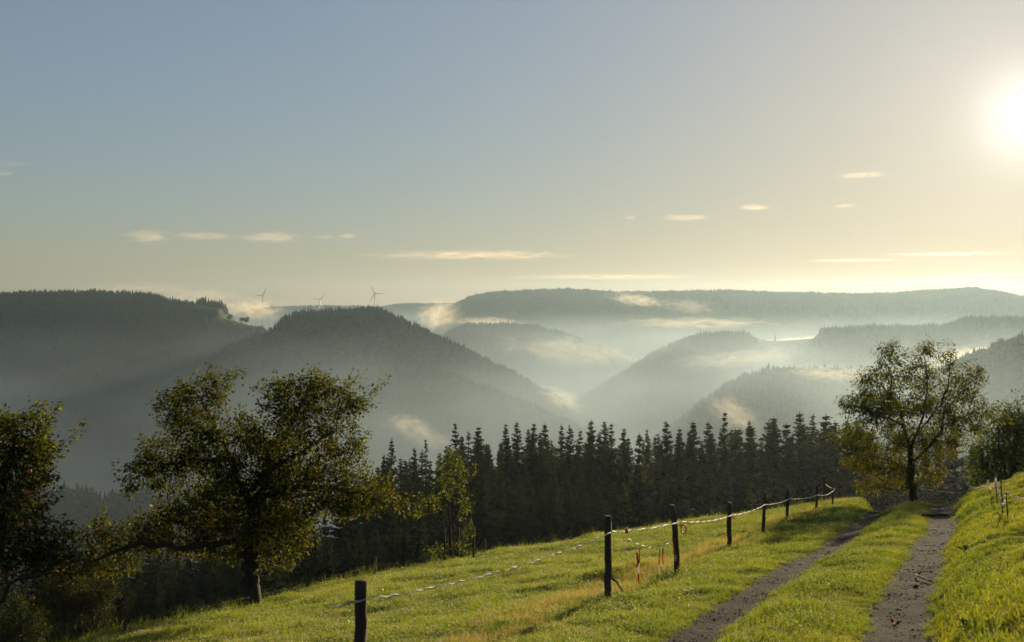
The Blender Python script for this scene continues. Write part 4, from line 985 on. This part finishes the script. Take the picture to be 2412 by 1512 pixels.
low = [pix(1478, 1268, 15.6), pix(1492, 1275, 15.8), pix(1505, 1283, 16), pix(1530, 1289, 16.5), pix(1555, 1291, 17), pix(1572, 1280, 17.5), pix(1586, 1270, 18.0)]
rope(low, 'flag_line', 'thin sagging white line with flutter tapes, between the rough post and the gate handle post', 'rope', .009, 9, seed=9)
def ribbon(top, length, width, sd, label):
    r = np.random.default_rng(sd); n = 16; s = np.linspace(0, 1, n); tw = r.uniform(0, 3) + s * r.uniform(-2.5, 2.5); V = []
    C = np.stack([.02 * np.sin(s * 5 + sd) * s, .03 * np.sin(s * 4 + sd * 2) * s, -s * length], -1)
    W = np.stack([np.cos(tw), np.sin(tw), 0 * tw], -1) * width / 2
    V = np.concatenate([np.stack([C - W, C + W], 1).reshape(-1, 3), np.stack([C - W, C + W], 1).reshape(-1, 3) + np.array([0, .0015, 0])]); i = np.arange(n - 1) * 2
    f = np.stack([i, i + 1, i + 3, i + 2], -1); f = np.concatenate([f, f + 2 * n, [[0, 1, 2 * n + 1, 2 * n]]]); o = obj('flutter_tape', mesh_data('flutter_tape', V, [f], [REDW], True), loc=tuple(top)); tag(o, label, 'tape', 'red and white flutter tapes'); return o
ribbon(pix(1505, 1283, 16), .60, .024, 1, 'longest red and white tape, nearest the rough fence post')
ribbon(pix(1500, 1300, 15.95), .25, .030, 5, 'short red loop of tape hanging beside the longest red and white tape')
ribbon(pix(1553, 1291, 17), .46, .018, 2, 'pale red and white tape in the middle of the sagging line')
ribbon(pix(1561, 1289, 17.1), .34, .022, 3, 'red and white tape right of the pale one on the sagging line')
ribbon(pix(1588, 1268, 17.95), .38, .024, 4, 'red tape hanging against the leaning gate handle post')

# ------------------------------------------------------------------ wire fence at the rim
WIRE = mat_simple('wire', (.04, .04, .038), (.08, .075, .07), 20, .7, spec=.2)
rimp = [(295, 1444, 17.9, .035, 'wood', 'dark rim fence post at the lower left where the meadow ends'), (881, 1312, 28.6, .050, 'wood', 'weathered rim fence post left of the young fruit tree'), (1140, 1280, 33.0, .035, 'wood', 'low dark rim fence post right of the young fruit tree'), (1347, 1230, 37.3, .012, 'rod', 'thin plastic fence rod on the rim of the meadow below the wood'), (1603, 1215, 42.5, .010, 'rod', 'thin dark fence rod on the rim, just beyond the gate handle post')]
RP = []
for k, (px, rt, Y, r0, kd, lab) in enumerate(rimp):
    x = (px * Q - 512) / F * Y; z = gz1(x, Y); top = -(rt * Q - HZ) / F * Y
    post((x, Y, z), max(top, z + .5), r0, .02, 400 + k, lab, 'posts of the fence on the meadow rim', mat=BLACKP if kd == 'rod' else WOOD, k=8); RP.append(np.array([x, Y - .05, max(top, z + .5) - .18]))
pw = []
for a, b in zip(RP[:2], RP[1:3]): pw += sagline(a, b, .12)
rope(pw, 'fence_wire', 'thin wire along the rim of the meadow beside the young fruit tree', 'wire', .003, 4, WIRE, seed=12, jit=.01)
# electric fence on the bank, thin rods and a looping frayed rope
er = [(2268, 1122, 1166, 'foremost left rod of the bank fence where the rope peaks'), (2326, 1130, 1168, 'middle rod of the bank fence between two loops of rope'), (2343, 1122, 1190, 'tallest leaning rod of the bank fence, rope knotted at its top'), (2356, 1130, 1215, 'slanted rod on the bank right of the tallest one'), (2368, 1157, 1222, 'short rod standing nearest on the bank'), (2222, 1140, 1163, 'farthest rod of the bank fence, half hidden by the crest')]
EP = []
for k, (px, rt, rf, lab) in enumerate(er):
    bxx, byy, bzz = ray(px + 6, rf)
    Y = byy; top = -(rt * Q - HZ) / F * Y; xt = (px * Q - 512) / F * Y
    root = empty('fence_rod', (bxx, Y, bzz)); tag(root, lab, 'rod', 'thin rods of the electric fence on the bank')
    m = MB(); m.tube([(0, 0, -.15), ((xt - bxx) * .5, 0, (top - bzz) * .5), (xt - bxx, 0, top - bzz)], [.011, .010, .009], 6); m.build('shaft', BLACKP, root)
    q = MB(); c = np.array([xt - bxx, 0, top - bzz - .04]); q.tube([c, c + (.03, -.01, .0), c + (.035, -.01, .03)], .007, 5); q.build('insulator', BLACKP, root)
    EP.append(np.array([xt, Y - .02, top - .04]))
path = [EP[5] + (-.6, .3, .02), EP[5] + (-.45, .2, .2)] + sagline(EP[5], EP[0], .10, 8) + sagline(EP[0], EP[1], .28, 12) + sagline(EP[1], EP[2], .25, 10) + sagline(EP[2], EP[3] + (0, 0, -.35), .0, 5) + sagline(EP[3] + (0, 0, -.35), EP[4], .12, 6) + sagline(EP[4], EP[4] + (.9, .5, -.05), .10, 6)
rope(path, 'fence_rope', 'frayed pale electric rope looping between the thin rods on the bank', 'rope', .016, 14, seed=21, jit=.018)

# ------------------------------------------------------------------ things lying about
OAK = mat_simple('dead_leaf', (.30, .09, .025), (.42, .15, .045), 6, .95, spec=.02)
def fallen_leaf(px, row, size, label, sd):
    x, y, z = ray(px, row); r = np.random.default_rng(sd); n = 12; an = np.arange(n) / n * 6.283
    rad = size * (.65 + .35 * np.cos(an)) * (.8 + .35 * (np.arange(n) % 2)) ; V = np.stack([rad * np.cos(an), rad * .8 * np.sin(an), .35 * rad * np.abs(np.sin(an)) + .004], -1); V = np.vstack([V, [[0, 0, .0]], V - (0, 0, .003)])
    f = [(i, (i + 1) % n, n) for i in range(n)] + [(n, n + 1 + (i + 1) % n, n + 1 + i) for i in range(n)]
    o = obj('fallen_leaf', mesh_data('fallen_leaf', V, [np.array(f)], [OAK], False), loc=(x, y, z + .04)); o.rotation_euler = (r.uniform(.4, .9), r.normal(0, .3), r.uniform(0, 6)); tag(o, label, 'leaf', 'orange fallen leaves')
fallen_leaf(2100, 1476, .075, 'largest curled orange leaf low on the right gravel track', 1)
fallen_leaf(2112, 1478, .055, 'orange leaf touching the largest curled leaf on the right track', 2)
fallen_leaf(2098, 1326, .045, 'small orange leaf by the dark stone on the right gravel track', 3)
fallen_leaf(2154, 1390, .05, 'orange leaf at the bank side edge of the right track', 4)
fallen_leaf(1508, 1421, .06, 'orange leaf in the grass right of the rough fence post', 5)
fallen_leaf(2068, 1190 + 20, .06, 'orange leaf in the grass strip between the two tracks', 6)
def stone(px, row, s, label, sd):
    x, y, z = ray(px, row); o = obj('stone', STONES[sd % 4].data.copy(), loc=(x, y, z + s * .25)); o.data.materials.clear(); o.data.materials.append(DSTONE); o.scale = (s * 1.5, s, s * .7); o.rotation_euler = (0, 0, sd); tag(o, label, 'stone', 'larger stones on the tracks')
DSTONE = mat_simple('dark_stone', (.030, .028, .028), (.065, .058, .055), 8, .75, .4)
stone(2084, 1323, .10, 'large dark flat stone in the middle of the right gravel track', 1)
stone(1958, 1240, .06, 'dark stone at the edge of the left gravel track', 2)
stone(1852, 1310, .055, 'small dark stone lying on the near part of the left gravel track', 3)
# drainage bar and sticks on the right track
TIM = mat_simple('old_timber', (.020, .016, .013), (.055, .042, .032), 12, .9, .8, .02, .2, (.2, 1, 1))
x1, y1, z1 = ray(2166, 1218); x2, y2, z2 = ray(2230, 1218)
m = MB(); q = np.linspace(0, 1, 8)[:, None]; m.tube(np.array([x1, y1, z1 + .05]) * (1 - q) + np.array([x2, y2, z2 + .05]) * q + rng.normal(0, .006, (8, 3)), .035, 8); tag(m.build('drain_beam', TIM), 'dark timber drain bar laid across the right gravel track', 'beam')
PALE = mat_simple('pale_stick', (.14, .11, .08), (.24, .20, .15), 14, .95, spec=.03)
for (a, b, lab) in (((2168, 1252), (2206, 1254), 'pale stick lying across the middle of the right track'), ((2155, 1362), (2192, 1378), 'thin pale stick at the bank edge of the right track')):
    p, w = np.array(ray(*a)), np.array(ray(*b)); m = MB(); q = np.linspace(0, 1, 6)[:, None]; m.tube(p * (1 - q) + w * q + (0, 0, .05) + rng.normal(0, .006, (6, 3)), .011, 6); tag(m.build('stick', PALE), lab, 'stick')
# broad leaved dock on the bank
DOCKM = mat_leaf('dock_leaf', .5, .95, .02, (1.5, 1.6, .5))
def dock(px, row, label, sd, s=1.0):
    x, y, z = ray(px, row); r = np.random.default_rng(sd); root = empty('dock_plant', (x, y, z)); tag(root, label, 'plant')
    for k in range(7):
        an = k * .9 + r.uniform(-.3, .3); d = np.array([math.cos(an), math.sin(an), 0]); sd_ = np.array([-d[1], d[0], 0]); L = s * r.uniform(.16, .28); n = 7; V = []
        for i in range(n):
            f = i / (n - 1); w = L * .22 * math.sin(math.pi * min(.98, f * .9 + .08)); c = d * L * f * .8 + np.array([0, 0, L * (.9 * f - .55 * f * f)]); V += [c - sd_ * w, c + (0, 0, -w * .3), c + sd_ * w]
        f = [(3 * i + j, 3 * i + j + 1, 3 * i + j + 4, 3 * i + j + 3) for i in range(n - 1) for j in (0, 1)]
        C = np.tile(np.array([.05, .11, .02, 1]), (len(V), 1)); obj('leaf', mesh_data('leaf', np.array(V), [np.array(f)], [DOCKM], False, attrs={'col': ('FLOAT_COLOR', 'POINT', C)}), root)
dock(2285, 1305, 'bright broad-leaved weed on the bank beside the right track', 1, 1.1); dock(2298, 1500, 'broad-leaved weed at the bottom of the bank near the view edge', 2, .9)

# ------------------------------------------------------------------ wind turbines
WHITE = mat_simple('turbine_paint', (.45, .46, .47), (.52, .53, .53), 2, .5)
def turbine(px, hub, Y, blade, ang, yaw, label):
    x = (px * Q - 512) / F * Y; zh = -(hub * Q - HZ) / F * Y; H = 118.0
    root = empty('wind_turbine', (x, Y, zh - H), yaw); tag(root, label, 'wind turbine', 'wind turbines on the skyline')
    m = MB(); m.tube([(0, 0, 0), (0, 0, H * .5), (0, 0, H - 2)], [2.6, 2.1, 1.5], 14); m.build('tower', WHITE, root)
    m = MB(); m.tube([(0, 6, H), (0, 4, H), (0, -2, H), (0, -4.2, H), (0, -5.2, H)], [.8, 1.9, 2.0, 1.7, .6], 10); m.build('nacelle', WHITE, root)
    for k in range(3):
        a = R(ang + 120 * k); d = np.array([math.sin(a), 0, math.cos(a)]); s = np.array([math.cos(a), 0, -math.sin(a)]); V = []; n = 9; c0 = np.array([0, -4.4, H])
        for i in range(n):
            f = i / (n - 1); w = blade * (.030 + .055 * math.sin(min(1, f * 4.5) * math.pi / 2)) * (1 - f) ** .8 + .25; tk = w * .22
            c = c0 + d * blade * f; V += [c - s * w * .35 + (0, .3 * w, 0), c + (0, -tk, 0), c + s * w * .65 - (0, .3 * w, 0), c + (0, tk, 0)]
        i = np.arange(n - 1)[:, None] * 4; j = np.arange(4)[None]; f = np.stack([i + j, i + (j + 1) % 4, i + 4 + (j + 1) % 4, i + 4 + j], -1).reshape(-1, 4)
        obj('blade', mesh_data('blade', np.array(V), [np.vstack([f, [[0, 1, 2, 3], [32, 33, 34, 35]]])], [WHITE], True), root)
turbine(619, 695, 4300, 43, 25, R(15), 'leftmost wind turbine, above the misty saddle of the left hill')
turbine(752, 706, 4900, 40, 42, R(20), 'low wind turbine with two raised blades, left of the hill top')
turbine(883, 691, 4000, 42, -30, R(-10), 'wind turbine standing right behind the top of the steep wooded hill')
turbine(1122, 690, 5900, 46, -6, R(-15), 'small wind turbine half hidden by the left end of the plateau')
# ------------------------------------------------------------------ drifting mist and clouds: lens-shaped bodies of thin vapour
def puff_nodes(dens, scale, thr, soft, stretch=(1, 1, 1), seed=0.0):
    def f(N, v):
        tc = N.n('TexCoord')
        ln = N.n('VectorMath', _operation='LENGTH'); N.l(tc, 'Object', ln, 0)
        fall = N.n('MapRange', _interpolation_type='SMOOTHSTEP'); N.l(ln, 'Value', fall, 'Value')
        for k, val in (('From Min', 1.0), ('From Max', .15), ('To Min', 0.0), ('To Max', 1.0)): fall.inputs[k].default_value = val
        mp = N.n('Mapping'); mp.inputs['Scale'].default_value = stretch; mp.inputs['Location'].default_value = (seed, seed * .7, seed * .3); N.l(tc, 'Object', mp, 'Vector')
        nz = N.n('TexNoise', Scale=scale, Detail=6.0, Roughness=.6, Distortion=.6); N.l(mp, 'Vector', nz, 'Vector')
        ad = N.n('Math', _operation='MULTIPLY_ADD', i1=.30, i2=-.20); N.l(fall, 'Result', ad, 0)
        su = N.n('Math', _operation='ADD'); N.l(nz, 'Fac', su, 0); N.l(ad, 'Value', su, 1)
        mr = N.n('MapRange', _interpolation_type='SMOOTHSTEP'); N.l(su, 'Value', mr, 'Value')
        for k, val in (('From Min', thr), ('From Max', thr + soft), ('To Min', 0.0), ('To Max', dens)): mr.inputs[k].default_value = val
        mu = N.n('Math', _operation='MULTIPLY'); N.l(mr, 'Result', mu, 0); N.l(fall, 'Result', mu, 1); N.l(mu, 'Value', v, 'Density')
    return f
def ellipsoid_mesh(name, mat, k=20, m=11):
    V = [(math.sin(math.pi * i / (m - 1)) * math.cos(2 * math.pi * j / k), math.sin(math.pi * i / (m - 1)) * math.sin(2 * math.pi * j / k), math.cos(math.pi * i / (m - 1))) for i in range(m) for j in range(k)]
    i = np.arange(m - 1)[:, None] * k; j = np.arange(k)[None]
    return mesh_data(name, np.array(V), [np.stack([i + j, i + k + j, i + k + (j + 1) % k, i + (j + 1) % k], -1).reshape(-1, 4)], [mat], True)
def puff(name, px, row, Y, rx, rz, ry, tau, label, cat=None, kind=None, group=None, scale=4.2, thr=.44, soft=.26, tilt=0.0, col=(.95, .93, .90), g=.55, seed=None, stretch=None):
    """tau: how dense, across its middle"""
    c = pix(px, row, Y); s = Q * Y / F; rx, rz = rx * s, rz * s; sd = (px * .013 + row * .007) if seed is None else seed
    st = stretch or (max(1.0, min(2.0, rx / rz * .4)), 1.2, 1.0)
    mt = vol_mat(name + '_vapour', 0.0, col, g, puff_nodes(tau / ry, scale, thr, soft, st, sd)); mt.cycles.volume_step_rate = .35
    o = obj(name, ellipsoid_mesh(name, mt), loc=tuple(c)); o.scale = (rx, ry, rz); o.rotation_euler = (0, tilt, -(px * Q - 512) / F * .9)
    tag(o, label, cat, group, kind); return o
MIST_C = (.80, .72, .58)
for a in [(600, 728, 2560, 95, 34, 260, 2.2, 'bright mist filling the saddle between the two left hills', 0.1), (470, 700, 2760, 130, 30, 200, .8, 'thin glowing mist rising behind the left forest', 0), (330, 680, 2860, 190, 22, 200, .5, 'faint glowing mist above the long left forest', 0),
          (1030, 742, 2600, 70, 46, 250, 2.4, 'bright mist climbing behind the steep hill slope', -.35), (1150, 760, 3720, 130, 18, 200, 1.6, 'streak of mist along the low wooded ridge', .05), (1500, 706, 3900, 95, 22, 200, 1.2, 'torn mist patch on the face of the plateau', .12), (1620, 722, 3900, 90, 24, 200, .5, 'thin torn mist further along the plateau face', .1),
          (1325, 940, 1850, 75, 30, 170, 2.2, 'bright mist at the foot of the steep slope', .35), (965, 1003, 1200, 85, 30, 120, 1.5, 'small bright mist bank low in the valley above the spruce wood', .18), (1010, 1035, 1150, 80, 24, 120, .9, 'lower trail of the small valley mist bank', .15),
          (1640, 760, 3350, 260, 20, 320, .9, 'pale mist lying behind the rounded ridge', 0), (1900, 800, 2960, 140, 12, 140, 1.8, 'bright mist at the far side of the sunlit clearing', -.05), (1740, 845, 2350, 200, 28, 240, .8, 'mist trailing above the low spur', -.1), (2280, 840, 1800, 130, 32, 180, 2.2, 'bright mist behind the cherry tree', -.15),
          (1730, 975, 1250, 95, 46, 150, .8, 'mist rising behind the right part of the spruce wood', .5), (1350, 830, 2750, 240, 50, 350, .9, 'broad pale mist in the middle of the valley', .1), (1960, 880, 1650, 150, 26, 150, 1.0, 'mist over the low spur left of the cherry tree', .05)]:
    puff('mist', a[0], a[1], a[2], a[3] * 1.35, a[4] * 1.4, a[5], a[6] * .6, a[7], kind='stuff', tilt=a[8], col=MIST_C, g=.45)
CL = [(348, 557, 50, 22, 'small puffed cloud low above the left forest', 1.5), (478, 556, 65, 12, 'small ragged cloud second from the left over the turbines', 1.4), (635, 559, 65, 18, 'rising streak cloud above the leftmost wind turbine', 1.6), (818, 556, 20, 8, 'tiny cloud puff above the steep hill top', 1.0), (765, 558, 25, 5, 'faint wisp of cloud left of the tiny puff', .7),
      (1110, 601, 215, 15, 'long lens-shaped cloud above the middle of the skyline', 1.8), (1420, 652, 215, 9, 'long thin cloud just above the plateau', 1.2), (1775, 488, 36, 8, 'small bright cloud high over the right hills', 1.4), (1610, 512, 60, 10, 'broken faint cloud left of the small bright one', .9), (1485, 512, 14, 5, 'faintest tiny cloud in the middle right sky', .8), (1990, 485, 30, 4, 'thin flat cloud right of the small bright one', 1.1),
      (2030, 412, 55, 8, 'highest small cloud below the sun glow', 1.0), (2235, 598, 125, 6, 'bright thin cloud streak under the sun', 2.4), (2010, 613, 115, 5, 'thin bright cloud streak left of the one under the sun', 1.5), (2160, 662, 290, 9, 'long low cloud band above the right end of the plateau', 1.6), (2330, 648, 130, 6, 'bright cloud line at the right edge just above the hills', 2.4), (2370, 676, 90, 8, 'lowest bright cloud bank at the right edge', 2.0), (8, 408, 22, 7, 'small cloud scrap at the left edge', 1.0), (20, 385, 60, 5, 'thin cloud streak at the left edge above the scrap', .7)]
for (px, row, rx, rz, lab, tau) in CL:
    puff('cloud', px, row, 16000, rx * 2.0, rz * 1.5, 500, tau * .36, lab, 'cloud', None, 'small clouds in the morning sky', scale=3.0, thr=.42, soft=.34, col=(.95, .78, .58), g=.5, stretch=(max(.8, rx / rz * .22), 1, 1.2))
